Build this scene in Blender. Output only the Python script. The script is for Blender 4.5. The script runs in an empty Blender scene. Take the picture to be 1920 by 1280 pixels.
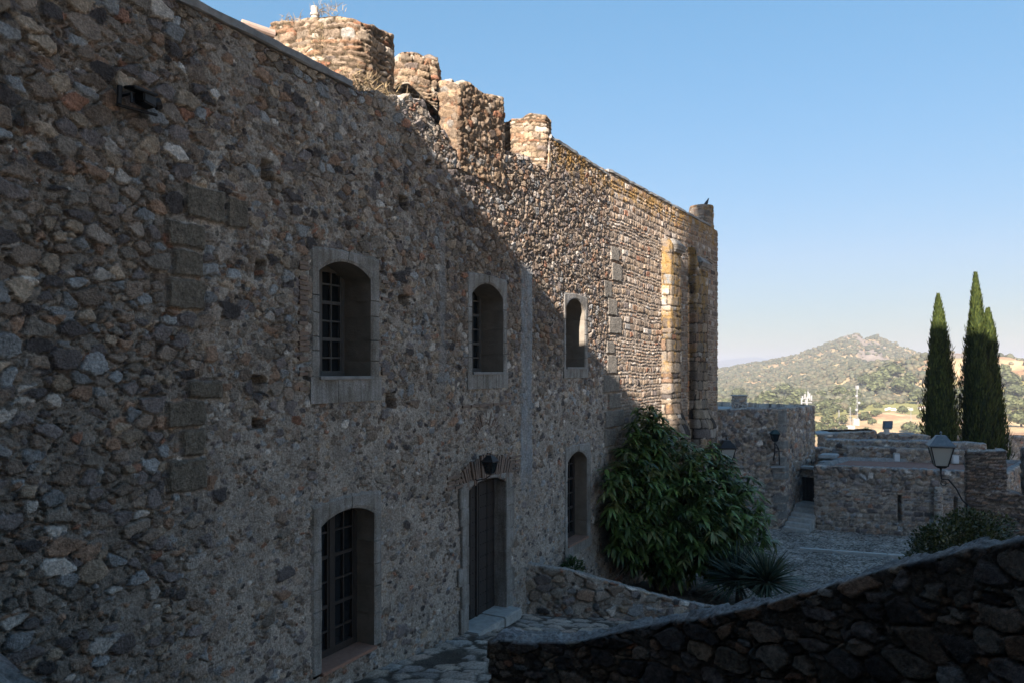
import bpy, bmesh, math, random
import numpy as np
from mathutils import Vector, Matrix

random.seed(7)
RNG = np.random.default_rng(11)
C = bpy.context.scene.collection
F = 1400.0            # focal length in photo pixels (1920 wide)
HX, HY = 960.0, 695.0 # vanishing centre / horizon in photo pixels
THETA = math.radians(20.0)   # sun travels this far from +Y towards +X
ELEV = math.radians(24.0)


# ------------------------------------------------------------------ helpers
def at(x, y, Y):
    return np.array([(x - HX) / F * Y, Y, (HY - y) / F * Y])


def tag(o, label=None, cat=None, group=None, kind=None):
    if label: o['label'] = label
    if cat: o['category'] = cat
    if group: o['group'] = group
    if kind: o['kind'] = kind
    return o


def empty(name, loc, label=None, cat=None, group=None):
    o = bpy.data.objects.new(name, None)
    C.objects.link(o)
    o.location = tuple(float(v) for v in loc)
    o.empty_display_size = 0.3
    tag(o, label, cat, group)
    return o


def link(name, me, mat, parent=None):
    o = bpy.data.objects.new(name, me)
    C.objects.link(o)
    if mat is not None and len(me.materials) == 0:
        me.materials.append(mat)
    if parent is not None:
        o.parent = parent
        p = parent
        off = Vector((0, 0, 0))
        while p is not None:
            off += Vector(p.location)
            p = p.parent
        o.location = -off            # meshes are written in world coordinates
    return o


def mesh_np(name, v, q, mat, parent=None, col=None, smooth=True, tris=None):
    v = np.asarray(v, np.float32).reshape(-1, 3)
    me = bpy.data.meshes.new(name)
    q = np.zeros((0, 4), np.int32) if q is None else np.asarray(q, np.int32).reshape(-1, 4)
    t = np.zeros((0, 3), np.int32) if tris is None else np.asarray(tris, np.int32).reshape(-1, 3)
    me.vertices.add(len(v))
    me.vertices.foreach_set('co', v.ravel())
    nl = len(q) * 4 + len(t) * 3
    me.loops.add(nl)
    me.loops.foreach_set('vertex_index', np.concatenate([q.ravel(), t.ravel()]).astype(np.int32))
    me.polygons.add(len(q) + len(t))
    st = np.concatenate([np.arange(len(q)) * 4, len(q) * 4 + np.arange(len(t)) * 3]).astype(np.int32)
    me.polygons.foreach_set('loop_start', st)
    if smooth:
        me.polygons.foreach_set('use_smooth', np.ones(len(q) + len(t), bool))
    me.update(calc_edges=True)
    if col is not None:
        a = me.attributes.new('Col', 'FLOAT_COLOR', 'POINT')
        c = np.ones((len(v), 4), np.float32)
        c[:, :3] = col
        a.data.foreach_set('color', c.ravel())
    return link(name, me, mat, parent)


class MB:
    """collects boxes, tubes and lathes into one mesh"""
    def __init__(s):
        s.v = []; s.f = []
    def add(s, vs, fs):
        n = len(s.v)
        s.v += [tuple(float(c) for c in p) for p in vs]
        s.f += [tuple(n + i for i in f) for f in fs]
        return s
    def box(s, o, ax, ay, az):
        o, ax, ay, az = (np.array(k, float) for k in (o, ax, ay, az))
        vs = [o + i * ax + j * ay + k * az for k in (0, 1) for j in (0, 1) for i in (0, 1)]
        fs = [(0, 2, 3, 1), (4, 5, 7, 6), (0, 1, 5, 4), (2, 6, 7, 3), (0, 4, 6, 2), (1, 3, 7, 5)]
        if np.dot(np.cross(ax, ay), az) < 0:
            fs = [f[::-1] for f in fs]
        return s.add(vs, fs)
    def tube(s, pts, r, n=8, cap=True):
        pts = [np.array(p, float) for p in pts]
        rs = r if hasattr(r, '__len__') else [r] * len(pts)
        vs = []; fs = []
        up = np.array([0.13, 0.21, 0.97])
        for i, p in enumerate(pts):
            d = pts[min(i + 1, len(pts) - 1)] - pts[max(i - 1, 0)]
            d = d / (np.linalg.norm(d) + 1e-9)
            u = np.cross(d, up)
            if np.linalg.norm(u) < 0.1: u = np.cross(d, [1, 0, 0])
            u /= np.linalg.norm(u); w = np.cross(d, u)
            for k in range(n):
                a = 2 * math.pi * k / n
                vs.append(p + rs[i] * (math.cos(a) * u + math.sin(a) * w))
        for i in range(len(pts) - 1):
            for k in range(n):
                k2 = (k + 1) % n
                fs.append((i * n + k, i * n + k2, (i + 1) * n + k2, (i + 1) * n + k))
        if cap:
            fs.append(tuple(range(n))[::-1])
            fs.append(tuple((len(pts) - 1) * n + k for k in range(n)))
        return s.add(vs, fs)
    def prism(s, poly, z0, z1):
        n = len(poly)
        vs = [(p[0], p[1], z0) for p in poly] + [(p[0], p[1], z1) for p in poly]
        fs = [tuple(range(n))[::-1], tuple(range(n, 2 * n))]
        fs += [(i, (i + 1) % n, n + (i + 1) % n, n + i) for i in range(n)]
        return s.add(vs, fs)
    def frustum(s, c, ax, ay, sx0, sy0, z0, sx1, sy1, z1):
        c = np.array(c, float); ax = np.array(ax, float); ay = np.array(ay, float)
        vs = []
        for sx, sy, z in ((sx0, sy0, z0), (sx1, sy1, z1)):
            for i, j in ((-1, -1), (1, -1), (1, 1), (-1, 1)):
                vs.append(c + ax * i * sx / 2 + ay * j * sy / 2 + np.array([0, 0, z]))
        fs = [(3, 2, 1, 0), (4, 5, 6, 7)] + [(i, (i + 1) % 4, 4 + (i + 1) % 4, 4 + i) for i in range(4)]
        return s.add(vs, fs)
    def build(s, name, mat, parent=None, bevel=0.0, smooth=False, jitter=0.0, sub=0):
        me = bpy.data.meshes.new(name)
        me.from_pydata(s.v, [], s.f)
        if sub or bevel or jitter:
            bm = bmesh.new(); bm.from_mesh(me)
            if bevel:
                bmesh.ops.bevel(bm, geom=[e for e in bm.edges], offset=bevel, segments=2, affect='EDGES', clamp_overlap=True)
            if sub:
                bmesh.ops.subdivide_edges(bm, edges=bm.edges[:], cuts=sub, use_grid_fill=True)
            if jitter:
                for v in bm.verts:
                    v.co += Vector([random.uniform(-jitter, jitter) for _ in range(3)])
            bm.to_mesh(me); bm.free()
        if smooth:
            for p in me.polygons: p.use_smooth = True
        me.update()
        return link(name, me, mat, parent)


# ------------------------------------------------------------------ noise
_T = np.random.default_rng(5).random((8, 65536)).astype(np.float32)


def hsh(i, j, seed, ch=0):
    k = (i.astype(np.int64) * 73856093) ^ (j.astype(np.int64) * 19349663) ^ (seed * 83492791)
    k = (k ^ (k >> 13)) * 1274126177
    return _T[ch][((k ^ (k >> 16)) & 65535)]


def vn(x, y, seed=0):
    i = np.floor(x); j = np.floor(y)
    fx = (x - i); fy = (y - j)
    fx = fx * fx * (3 - 2 * fx); fy = fy * fy * (3 - 2 * fy)
    a = hsh(i, j, seed); b = hsh(i + 1, j, seed); c = hsh(i, j + 1, seed); d = hsh(i + 1, j + 1, seed)
    return ((a * (1 - fx) + b * fx) * (1 - fy) + (c * (1 - fx) + d * fx) * fy).astype(np.float32)


def fbm(x, y, seed=0, o=4):
    t = 0; a = 0.5; n = 0
    for k in range(o):
        t = t + a * vn(x * 2 ** k, y * 2 ** k, seed + k * 7); n += a; a *= 0.55
    return t / n


def sst(a, b, x):
    t = np.clip((x - a) / (b - a), 0, 1)
    return t * t * (3 - 2 * t)


# ------------------------------------------------------------------ masonry fields
PAL = np.array([(.165, .138, .118), (.128, .118, .120), (.235, .198, .160), (.185, .198, .212), (.195, .138, .105),
                (.062, .058, .060), (.33, .318, .305), (.20, .115, .085), (.150, .136, .122), (.21, .185, .165)], np.float32)
PW = np.array([.20, .17, .10, .09, .07, .06, .045, .015, .15, .10]); PW = np.cumsum(PW / PW.sum())
PW_WARM = np.array([.22, .05, .26, .01, .12, .02, .09, .03, .08, .20]); PW_WARM = np.cumsum(PW_WARM / PW_WARM.sum())
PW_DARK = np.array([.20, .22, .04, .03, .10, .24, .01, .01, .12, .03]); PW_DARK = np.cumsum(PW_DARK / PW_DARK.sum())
MORTAR = np.array([.42, .372, .322], np.float32)


PW_BIG = np.array([.20, .19, .08, .16, .07, .08, .05, .01, .12, .04]); PW_BIG = np.cumsum(PW_BIG / PW_BIG.sum())


def pick(i, j, seed, w=PW):
    k = np.searchsorted(w, hsh(i, j, seed, 3) * 0.9999)
    c = PAL[np.clip(k, 0, len(PAL) - 1)]
    br = (0.74 + 0.52 * hsh(i, j, seed, 4))[..., None]
    return c * br * np.array((1.78, 1.70, 1.60), np.float32)


def stones(u, z, cw, ch, pres, amp, seed, w=PW, jit=.85, sharp=.06, tilt=.95, pn=2.0):
    """irregular stones: returns mask, height, colour"""
    wx = (fbm(u * 7, z * 7, seed + 1, 4) - .5) * .30 * cw; wz = (fbm(u * 7, z * 7, seed + 2, 4) - .5) * .34 * ch
    gx = (u + wx) / cw; gz = (z + wz) / ch
    i0 = np.floor(gx); j0 = np.floor(gz)
    f1 = np.full(u.shape, 9., np.float32); f2 = f1.copy()
    bi = i0.copy(); bj = j0.copy(); bx = np.zeros_like(f1); bz = np.zeros_like(f1)
    for dj in (-1, 0, 1):
        for di in (-1, 0, 1):
            i = i0 + di; j = j0 + dj
            px = i + .5 + (hsh(i, j, seed, 0) - .5) * jit + .5 * (np.mod(j, 2) - .5)
            pz = j + .5 + (hsh(i, j, seed, 1) - .5) * jit
            dx = gx - px; dz = gz - pz
            d = (np.abs(dx) ** pn + np.abs(dz) ** pn) ** (1 / pn) - .42 * (hsh(i, j, seed, 2) - .5)
            n = d < f1
            f2 = np.where(n, f1, np.minimum(f2, d))
            f1 = np.where(n, d, f1)
            bi = np.where(n, i, bi); bj = np.where(n, j, bj); bx = np.where(n, dx, bx); bz = np.where(n, dz, bz)
    e = (f2 - f1) / 2 - .02 - .03 * vn(u * 17, z * 17, seed + 9)
    e = e - .13 * sst(.48, .72, fbm(u * 2.6, z * 2.6, seed + 50, 4))
    e = np.minimum(e, (.86 - .22 * hsh(bi, bj, seed, 6)) - f1 - .10 * vn(u * 11, z * 11, seed + 4))
    on = hsh(bi, bj, seed, 5) < pres
    m = np.where(on, sst(0, .035, e), 0)
    prof = np.clip(e / sharp, 0, 1) ** .38
    groove = np.where(on, np.exp(-((e + .015) / .035) ** 2), 0)
    ta = hsh(bi, bj, seed, 6) * 6.283; tl = tilt * (.3 + hsh(bi, bj, seed, 7))
    h = amp * prof * (.45 + .75 * hsh(bi, bj, seed, 2) + tl * (np.cos(ta) * bx + np.sin(ta) * bz))
    h = h + amp * .55 * (fbm(u * 14, z * 14, seed + 30, 4) - .5) * prof
    col = pick(bi, bj, seed, w) * (.70 + .60 * fbm(u * 9, z * 9, seed + 5, 4))[..., None]
    return m, h, col, groove * (amp * .35 + .034 * sst(.48, .62, fbm(u * 2.1, z * 2.1, seed + 60, 3)))


def courses(u, z, rh, w_, pres, amp, seed, w=PW, joint=.02):
    """roughly squared stones laid in courses"""
    zz = z + (fbm(u * .5, z * .5, seed + 1, 2) - .5) * .16 + (fbm(u * 5, z * 5, seed + 3, 3) - .5) * .07
    uu = u + (fbm(u * 5, z * 5, seed + 2, 3) - .5) * .09
    j = np.floor(zz / rh)
    fz = zz / rh - j
    sub = np.where(hsh(j, j * 0 + 5, seed, 1) < .38, 2., 1.)
    rr = rh / sub
    t_ = fz * sub; k_ = np.floor(t_); fz = t_ - k_; j = j * 2 + k_
    w_ = w_ * (.65 + .8 * hsh(j, j * 0 + 2, seed, 3))
    uu = u + (fbm(u * 5, z * 5, seed + 2, 3) - .5) * .07
    g = uu / w_ + hsh(j, j * 0, seed, 0) * 7.3
    i = np.floor(g); fx = g - i
    b0 = .42 * (hsh(i, j, seed, 1) - .5); b1 = .42 * (hsh(i + 1, j, seed, 1) - .5)
    left = fx - b0; right = 1 + b1 - fx
    i = np.where(left < 0, i - 1, np.where(right < 0, i + 1, i))
    ex = np.minimum(np.abs(left), np.abs(right)) * w_
    ez = np.minimum(fz, 1 - fz) * rr
    k = 3.0
    e = np.minimum(ex, ez) - .25 * np.clip(.05 - np.maximum(ex, ez), 0, 1) - joint * (.4 + .9 * vn(u * 7, z * 7, seed + 8))
    on = hsh(i, j, seed, 5) < pres
    m = np.where(on, sst(0, .012, e), 0)
    prof = np.clip(e / .03, 0, 1) ** .40
    ta = hsh(i, j, seed, 6) * 6.283; tl = .9 * (.2 + hsh(i, j, seed, 7))
    h = amp * prof * (.45 + .8 * hsh(i, j, seed, 2) + tl * (np.cos(ta) * (fx - .5) + np.sin(ta) * (fz - .5)))
    h = h + amp * .7 * (fbm(u * 13, z * 13, seed + 30, 4) - .5) * prof
    col = pick(i, j, seed, w) * (.72 + .56 * fbm(u * 9, z * 9, seed + 5, 4))[..., None]
    return m, h, col


def base_mortar(u, z, seed, amp=.02, tint=MORTAR):
    h = amp * (fbm(u * 9, z * 9, seed, 5) - .35) + amp * .8 * (fbm(u * 30, z * 30, seed + 3, 2) - .5)
    col = tint * (.70 + .60 * fbm(u * 3.1, z * 3.1, seed + 40, 5))[..., None]
    return h, col


def over(hc, layer):
    h, col = hc
    m, h1, c1 = layer[:3]
    if len(layer) > 3: h = h - layer[3]
    return h * (1 - m) + np.maximum(h1, h + .006) * m, col * (1 - m[..., None]) + c1 * m[..., None]


def lichen(u, z, col, dens, seed, tint=(.50, .27, .05)):
    m = sst(.46, .68, .6 * fbm(u * 3.5, z * 3.5, seed, 5) + .4 * fbm(u * 15, z * 15, seed + 2, 4) + dens - .5) * .75
    return col * (1 - m[..., None]) + np.array(tint, np.float32) * m[..., None]


def bright(f, k):
    def g(u, z):
        h, c = f(u, z)
        return h, c * np.array(k, np.float32)
    return g


def fld(cw=.24, ch=.18, amp=.045, pres=.92, small=.6, seed=1, w=PW, style='rubble', ti=MORTAR, lich=0, wd=.30, joint=.02):
    def f(u, z):
        hc = base_mortar(u, z, seed, .02, ti)
        hc = over(hc, stones(u, z, cw * .5, ch * .5, small, amp * .6, seed + 11, w))
        if style == 'rubble':
            hc = over(hc, stones(u, z, cw, ch, pres, amp, seed + 23, w))
        else:
            hc = over(hc, courses(u, z, ch, wd, pres, amp, seed + 23, w, joint))
        h, col = hc
        if lich:
            col = lichen(u, z, col, lich, seed + 3)
        return h, col
    return f


# ------------------------------------------------------------------ masonry builder
def resample(pts, ds, closed):
    p = np.asarray(pts, float)
    if closed: p = np.vstack([p, p[:1]])
    L = np.concatenate([[0], np.cumsum(np.linalg.norm(np.diff(p, axis=0), axis=1))])
    n = max(4, int(round(L[-1] / ds)))
    s = np.linspace(0, L[-1], n + 1)
    if closed: s = s[:-1]
    return np.stack([np.interp(s, L, p[:, 0]), np.interp(s, L, p[:, 1])], 1), s, L[-1]


def smooth2(P, closed, k):
    for _ in range(k):
        if closed:
            P = .25 * np.roll(P, 1, 0) + .5 * P + .25 * np.roll(P, -1, 0)
        else:
            Q = P.copy(); Q[1:-1] = .25 * P[:-2] + .5 * P[1:-1] + .25 * P[2:]; P = Q
    return P


def masonry(name, parent, mat, pts, z0, zt, field, ds=.05, dz=.05, closed=True, capw=None, cap_to=None, rows=6,
            hole=None, u0=0., drop=0., soft=3, base_flare=None, top_noise=.04, capcol=None, cap_amp=.03):
    """stone-faced wall along a plan line (outside = right of travel), real relief, closed on top"""
    P, s, L = resample(pts, ds, closed)
    P = smooth2(P, closed, soft)
    if closed:
        T = np.roll(P, -1, 0) - np.roll(P, 1, 0)
    else:
        T = np.gradient(P, axis=0)
    T /= np.linalg.norm(T, axis=1)[:, None] + 1e-9
    N = np.stack([T[:, 1], -T[:, 0]], 1)
    u = s + u0
    ZT = np.asarray(zt(u), float) if callable(zt) else np.full(len(P), float(zt))
    ZT = ZT + top_noise * (fbm(u * 2.2, u * 0 + 3.3, 77, 4) - .5) * 2
    Z0 = np.asarray(z0(u), float) if callable(z0) else np.full(len(P), float(z0))
    split = ZT.min() - .04
    if split > Z0.max() + 4 * dz and ZT.max() - ZT.min() > .3:
        # level courses of rows below the lowest point of the top, stretched rows only above it
        Ma = max(3, int(math.ceil((split - Z0).max() / dz))); Mb = max(3, int(math.ceil((ZT.max() - split) / dz)))
        Z = np.concatenate([Z0[:, None] + (split - Z0)[:, None] * np.linspace(0, 1, Ma + 1)[None], split + (ZT - split)[:, None] * np.linspace(0, 1, Mb + 1)[None, 1:]], 1)
        M = Ma + Mb
    else:
        M = max(3, int(math.ceil((ZT - Z0).max() / dz)))
        Z = Z0[:, None] + (ZT - Z0)[:, None] * np.linspace(0, 1, M + 1)[None]
    U = np.repeat(u[:, None], M + 1, 1)
    if closed:   # keep the pattern continuous enough round the loop by folding u
        pass
    h, col = field(U.astype(np.float32), Z.astype(np.float32))
    fade = np.ones(M + 1); fade[-1] = .3
    h = h * fade[None]
    if base_flare is not None:
        h = h + base_flare(U, Z)
    X = P[:, None, 0] + N[:, None, 0] * h
    Yc = P[:, None, 1] + N[:, None, 1] * h
    V = np.stack([X, Yc, Z], -1); COL = col
    # cap
    Ct = None
    if cap_to is not None:
        Ct = np.asarray(cap_to(P, u), float)
    elif capw is not None:
        Ct = P - N * capw
    if Ct is not None:
        K = rows
        k = np.linspace(0, 1, K + 1)[1:]
        B = P - N * .012
        XY = B[:, None] * (1 - k)[None, :, None] + Ct[:, None] * k[None, :, None]
        hh, cc = base_mortar(XY[..., 0].astype(np.float32), XY[..., 1].astype(np.float32), 91, .07)
        m2, h2, c2 = stones(XY[..., 0].astype(np.float32), XY[..., 1].astype(np.float32), .23, .2, .55, cap_amp, 93)[:3]
        hh, cc = over((hh, cc), (m2, h2, c2))
        if capcol is not None:
            cc = cc * .35 + np.array(capcol, np.float32) * (.4 + .5 * fbm(XY[..., 0] * 4, XY[..., 1] * 4, 17, 5))[..., None]
        ZC = ZT[:, None] + hh * np.minimum(1, k * 3)[None] + .01
        if drop: ZC[:, -1] -= drop
        V = np.concatenate([V, np.stack([XY[..., 0], XY[..., 1], ZC], -1)], 1)
        COL = np.concatenate([COL, cc], 1)
    n, mm = V.shape[:2]
    idx = np.arange(n * mm).reshape(n, mm)
    nx = np.roll(idx, -1, 0) if closed else idx[1:]
    cu = idx if closed else idx[:-1]
    q = np.stack([cu[:, :-1], nx[:, :-1], nx[:, 1:], cu[:, 1:]], -1)
    if hole is not None:
        uc = .5 * (U[:-1, :-1] + U[1:, 1:]); zc = .5 * (Z[:-1, :-1] + Z[1:, 1:])
        keep = np.ones(q.shape[:2], bool)
        keep[:len(uc), :M] = ~hole(uc, zc)[:, :M]
        q = q[keep]
    return mesh_np(name, V.reshape(-1, 3), q.reshape(-1, 4), mat, parent, COL.reshape(-1, 3))


def strip_loop(line, th):
    """closed outline round a wall of thickness th whose right-hand face follows line; also the centre-line for the cap"""
    line = np.asarray(line, float)
    T = np.gradient(line, axis=0); T /= np.linalg.norm(T, axis=1)[:, None]
    Nn = np.stack([T[:, 1], -T[:, 0]], 1)
    back = line - Nn * th
    mid = line - Nn * th * .5
    e = T[0] * th * .3; f = T[-1] * th * .3
    mid[0] = mid[0] + e; mid[-1] = mid[-1] - f
    return np.vstack([line, back[::-1]]), mid


def cap_mid(mid):
    def g(P, u):
        out = np.zeros_like(P); best = np.full(len(P), 1e9)
        for a, b in zip(mid[:-1], mid[1:]):
            d = b - a; t = np.clip(((P - a) @ d) / (d @ d), 0, 1)
            c = a + t[:, None] * d
            k = np.linalg.norm(P - c, axis=1)
            w = k < best
            out[w] = c[w]; best = np.minimum(best, k)
        return out
    return g


def cap_point(c):
    return lambda P, u: np.repeat(np.array([c], float), len(P), 0)


# ------------------------------------------------------------------ materials
def new_mat(name):
    m = bpy.data.materials.new(name); m.use_nodes = True
    nt = m.node_tree
    b = nt.nodes['Principled BSDF']
    return m, nt, b


def nn(nt, t, **k):
    n = nt.nodes.new(t)
    for a, v in k.items():
        if a in n.inputs.keys(): n.inputs[a].default_value = v
        else: setattr(n, a, v)
    return n


def mat_attr(name, rough=.9, n_scale=30., n_amt=.35, bump=.4, bscale=60., spec=.25, bdist=.02, trans=0.0, grit=0.0):
    """surface whose base colour is per-stone (or per-leaf) colour, broken up by noise"""
    m, nt, b = new_mat(name)
    L = nt.links
    a = nn(nt, 'ShaderNodeAttribute', attribute_name='Col')
    tc = nn(nt, 'ShaderNodeTexCoord')
    no = nn(nt, 'ShaderNodeTexNoise', Scale=n_scale, Detail=6.0, Roughness=.65)
    L.new(tc.outputs['Object'], no.inputs['Vector'])
    mr = nn(nt, 'ShaderNodeMapRange')
    mr.inputs['From Min'].default_value = .28; mr.inputs['From Max'].default_value = .72
    mr.inputs['To Min'].default_value = 1 - n_amt; mr.inputs['To Max'].default_value = 1 + n_amt
    L.new(no.outputs['Fac'], mr.inputs['Value'])
    if grit:
        vo = nn(nt, 'ShaderNodeTexNoise', Scale=n_scale * .12, Detail=7., Roughness=.7); L.new(tc.outputs['Object'], vo.inputs['Vector'])
        m2 = nn(nt, 'ShaderNodeMapRange'); m2.inputs['From Min'].default_value = .3; m2.inputs['From Max'].default_value = .7
        m2.inputs['To Min'].default_value = 1 - grit; m2.inputs['To Max'].default_value = 1 + grit
        L.new(vo.outputs['Fac'], m2.inputs['Value'])
        mm_ = nn(nt, 'ShaderNodeMath', operation='MULTIPLY'); L.new(mr.outputs[0], mm_.inputs[0]); L.new(m2.outputs[0], mm_.inputs[1])
        mr = mm_
    mx = nn(nt, 'ShaderNodeVectorMath', operation='SCALE')
    L.new(a.outputs['Color'], mx.inputs[0]); L.new(mr.outputs[0], mx.inputs['Scale'])
    L.new(mx.outputs[0], b.inputs['Base Color'])
    b.inputs['Roughness'].default_value = rough
    b.inputs['Specular IOR Level'].default_value = spec
    if bump:
        n2 = nn(nt, 'ShaderNodeTexNoise', Scale=bscale, Detail=5.0, Roughness=.7)
        L.new(tc.outputs['Object'], n2.inputs['Vector'])
        bu = nn(nt, 'ShaderNodeBump', Strength=bump, Distance=bdist)
        L.new(n2.outputs['Fac'], bu.inputs['Height']); L.new(bu.outputs['Normal'], b.inputs['Normal'])
    if trans:
        t = nn(nt, 'ShaderNodeBsdfTranslucent')
        L.new(mx.outputs[0], t.inputs['Color'])
        ms = nn(nt, 'ShaderNodeMixShader'); ms.inputs[0].default_value = trans
        L.new(b.outputs[0], ms.inputs[1]); L.new(t.outputs[0], ms.inputs[2])
        L.new(ms.outputs[0], nt.nodes['Material Output'].inputs['Surface'])
    return m


def mat_noise(name, c1, c2, scale=8., rough=.85, bump=.3, bscale=40., metal=0., spec=.3, c3=None, detail=6., bdist=.02, stretch=None):
    m, nt, b = new_mat(name)
    L = nt.links
    tc = nn(nt, 'ShaderNodeTexCoord')
    src = tc.outputs['Object']
    if stretch:
        mp = nn(nt, 'ShaderNodeMapping'); mp.inputs['Scale'].default_value = stretch
        L.new(src, mp.inputs['Vector']); src = mp.outputs['Vector']
    no = nn(nt, 'ShaderNodeTexNoise', Scale=scale, Detail=detail, Roughness=.65)
    L.new(src, no.inputs['Vector'])
    r = nn(nt, 'ShaderNodeValToRGB')
    r.color_ramp.elements[0].position = .3; r.color_ramp.elements[1].position = .7
    r.color_ramp.elements[0].color = (*c1, 1); r.color_ramp.elements[1].color = (*c2, 1)
    if c3 is not None:
        e = r.color_ramp.elements.new(.5); e.color = (*c3, 1)
    L.new(no.outputs['Fac'], r.inputs['Fac']); L.new(r.outputs['Color'], b.inputs['Base Color'])
    b.inputs['Roughness'].default_value = rough; b.inputs['Metallic'].default_value = metal
    b.inputs['Specular IOR Level'].default_value = spec
    if bump:
        n2 = nn(nt, 'ShaderNodeTexNoise', Scale=bscale, Detail=5.0, Roughness=.7)
        L.new(src, n2.inputs['Vector'])
        bu = nn(nt, 'ShaderNodeBump', Strength=bump, Distance=bdist)
        L.new(n2.outputs['Fac'], bu.inputs['Height']); L.new(bu.outputs['Normal'], b.inputs['Normal'])
    return m


STONE = mat_attr('rubble_masonry', .92, 30., .52, 1., 40., .08, bdist=.05, grit=.22)
STEP = mat_noise('worn_step_stone', (.26, .26, .25), (.42, .42, .40), 7., .85, .4, 40.)
STONE_FAR = mat_attr('far_masonry', .92, 9., .25, .3, 20., .2)
def mat_granite(name):
    m, nt, b = new_mat(name); L = nt.links
    tc = nn(nt, 'ShaderNodeTexCoord')
    fine = nn(nt, 'ShaderNodeTexNoise', Scale=42., Detail=6., Roughness=.75); L.new(tc.outputs['Object'], fine.inputs['Vector'])
    big = nn(nt, 'ShaderNodeTexNoise', Scale=2.6, Detail=7., Roughness=.7); L.new(tc.outputs['Object'], big.inputs['Vector'])
    mp = nn(nt, 'ShaderNodeMapping'); mp.inputs['Scale'].default_value = (9, 9, .7); L.new(tc.outputs['Object'], mp.inputs['Vector'])
    strk = nn(nt, 'ShaderNodeTexNoise', Scale=1., Detail=5., Roughness=.6); L.new(mp.outputs[0], strk.inputs['Vector'])
    r1 = nn(nt, 'ShaderNodeValToRGB'); r1.color_ramp.elements[0].position = .34; r1.color_ramp.elements[1].position = .68
    r1.color_ramp.elements[0].color = (.17, .162, .152, 1); r1.color_ramp.elements[1].color = (.43, .415, .39, 1)
    L.new(fine.outputs['Fac'], r1.inputs['Fac'])
    r2 = nn(nt, 'ShaderNodeValToRGB'); r2.color_ramp.elements[0].position = .36; r2.color_ramp.elements[1].position = .62
    r2.color_ramp.elements[0].color = (.66, .62, .57, 1); r2.color_ramp.elements[1].color = (1.05, 1.05, 1.06, 1)
    L.new(big.outputs['Fac'], r2.inputs['Fac'])
    r3 = nn(nt, 'ShaderNodeValToRGB'); r3.color_ramp.elements[0].position = .38; r3.color_ramp.elements[1].position = .55
    r3.color_ramp.elements[0].color = (.70, .68, .65, 1); r3.color_ramp.elements[1].color = (1, 1, 1, 1)
    L.new(strk.outputs['Fac'], r3.inputs['Fac'])
    a1 = nn(nt, 'ShaderNodeVectorMath', operation='MULTIPLY'); L.new(r1.outputs[0], a1.inputs[0]); L.new(r2.outputs[0], a1.inputs[1])
    a2 = nn(nt, 'ShaderNodeVectorMath', operation='MULTIPLY'); L.new(a1.outputs[0], a2.inputs[0]); L.new(r3.outputs[0], a2.inputs[1])
    L.new(a2.outputs[0], b.inputs['Base Color']); b.inputs['Roughness'].default_value = .92; b.inputs['Specular IOR Level'].default_value = .2
    bu = nn(nt, 'ShaderNodeBump', Strength=.9, Distance=.02); L.new(fine.outputs['Fac'], bu.inputs['Height']); L.new(bu.outputs[0], b.inputs['Normal'])
    return m


GRANITE = mat_granite('granite_dressing')
OLD_GRANITE = mat_noise('granite_dressing', (.15, .145, .137), (.29, .28, .268), 30., .9, .9, 70., c3=(.215, .208, .198))
PLASTER = mat_noise('reveal_plaster', (.17, .148, .12), (.24, .21, .175), 5., .95, .5, 35.)
CONC = mat_noise('weathered_coping', (.15, .15, .15), (.28, .28, .275), 6., .9, .5, 60.)
BRICK = mat_noise('old_brick', (.14, .10, .08), (.23, .175, .14), 14., .92, .5, 60.)
TERRA = mat_noise('terracotta', (.24, .13, .09), (.33, .19, .14), 10., .9, .3, 40.)
TIMB_G = mat_noise('weathered_timber', (.06, .058, .056), (.11, .106, .10), 9., .8, .3, 30., stretch=(6, 6, 1))
TIMB_D = mat_noise('dark_timber', (.020, .017, .016), (.044, .036, .032), 9., .7, .4, 30., stretch=(6, 6, 1))
IRON = mat_noise('black_iron', (.018, .018, .02), (.04, .04, .042), 20., .55, .2, 60., metal=.3)
LEAD = mat_noise('grey_metal_roof', (.10, .13, .15), (.17, .20, .22), 12., .55, .15, 40., metal=.4)
WHITEM = mat_noise('white_painted_metal', (.36, .36, .36), (.46, .46, .45), 12., .5, .05, 40.)
REDFLOOR = mat_noise('red_tiled_floor', (.20, .10, .075), (.29, .16, .12), 4., .9, .2, 20.)
SLATE = mat_noise('stone_slab', (.20, .22, .23), (.36, .37, .37), 5., .8, .4, 30.)
BARK = mat_noise('bark', (.06, .048, .036), (.14, .115, .09), 14., .95, .8, 30., stretch=(1, 1, .25))
LEAF = mat_attr('broad_leaf', .38, 8., .2, 0, spec=.45, trans=.18)
NEEDLE = mat_attr('fine_foliage', .8, 5., .3, 0, spec=.1, trans=.12)
FARLEAF = mat_attr('hill_foliage', .95, .9, .45, 0, spec=.05)
DRYGRASS = mat_attr('dry_weed', .95, 9., .25, 0, spec=.05, trans=.25)


def mat_glass(name, base, rough=.06, spec=.5):
    m, nt, b = new_mat(name)
    tc = nn(nt, 'ShaderNodeTexCoord'); no = nn(nt, 'ShaderNodeTexNoise', Scale=3.0, Detail=3.0)
    nt.links.new(tc.outputs['Object'], no.inputs['Vector'])
    bu = nn(nt, 'ShaderNodeBump', Strength=.08, Distance=.02)
    nt.links.new(no.outputs['Fac'], bu.inputs['Height']); nt.links.new(bu.outputs['Normal'], b.inputs['Normal'])
    b.inputs['Base Color'].default_value = (*base, 1); b.inputs['Roughness'].default_value = rough
    b.inputs['Specular IOR Level'].default_value = spec
    return m


GLASS = mat_glass('dark_window_glass', (.012, .015, .018))
MILK = mat_glass('frosted_lamp_glass', (.36, .38, .36), .35)
LENS = mat_glass('floodlight_lens', (.10, .16, .24), .12)

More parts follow.
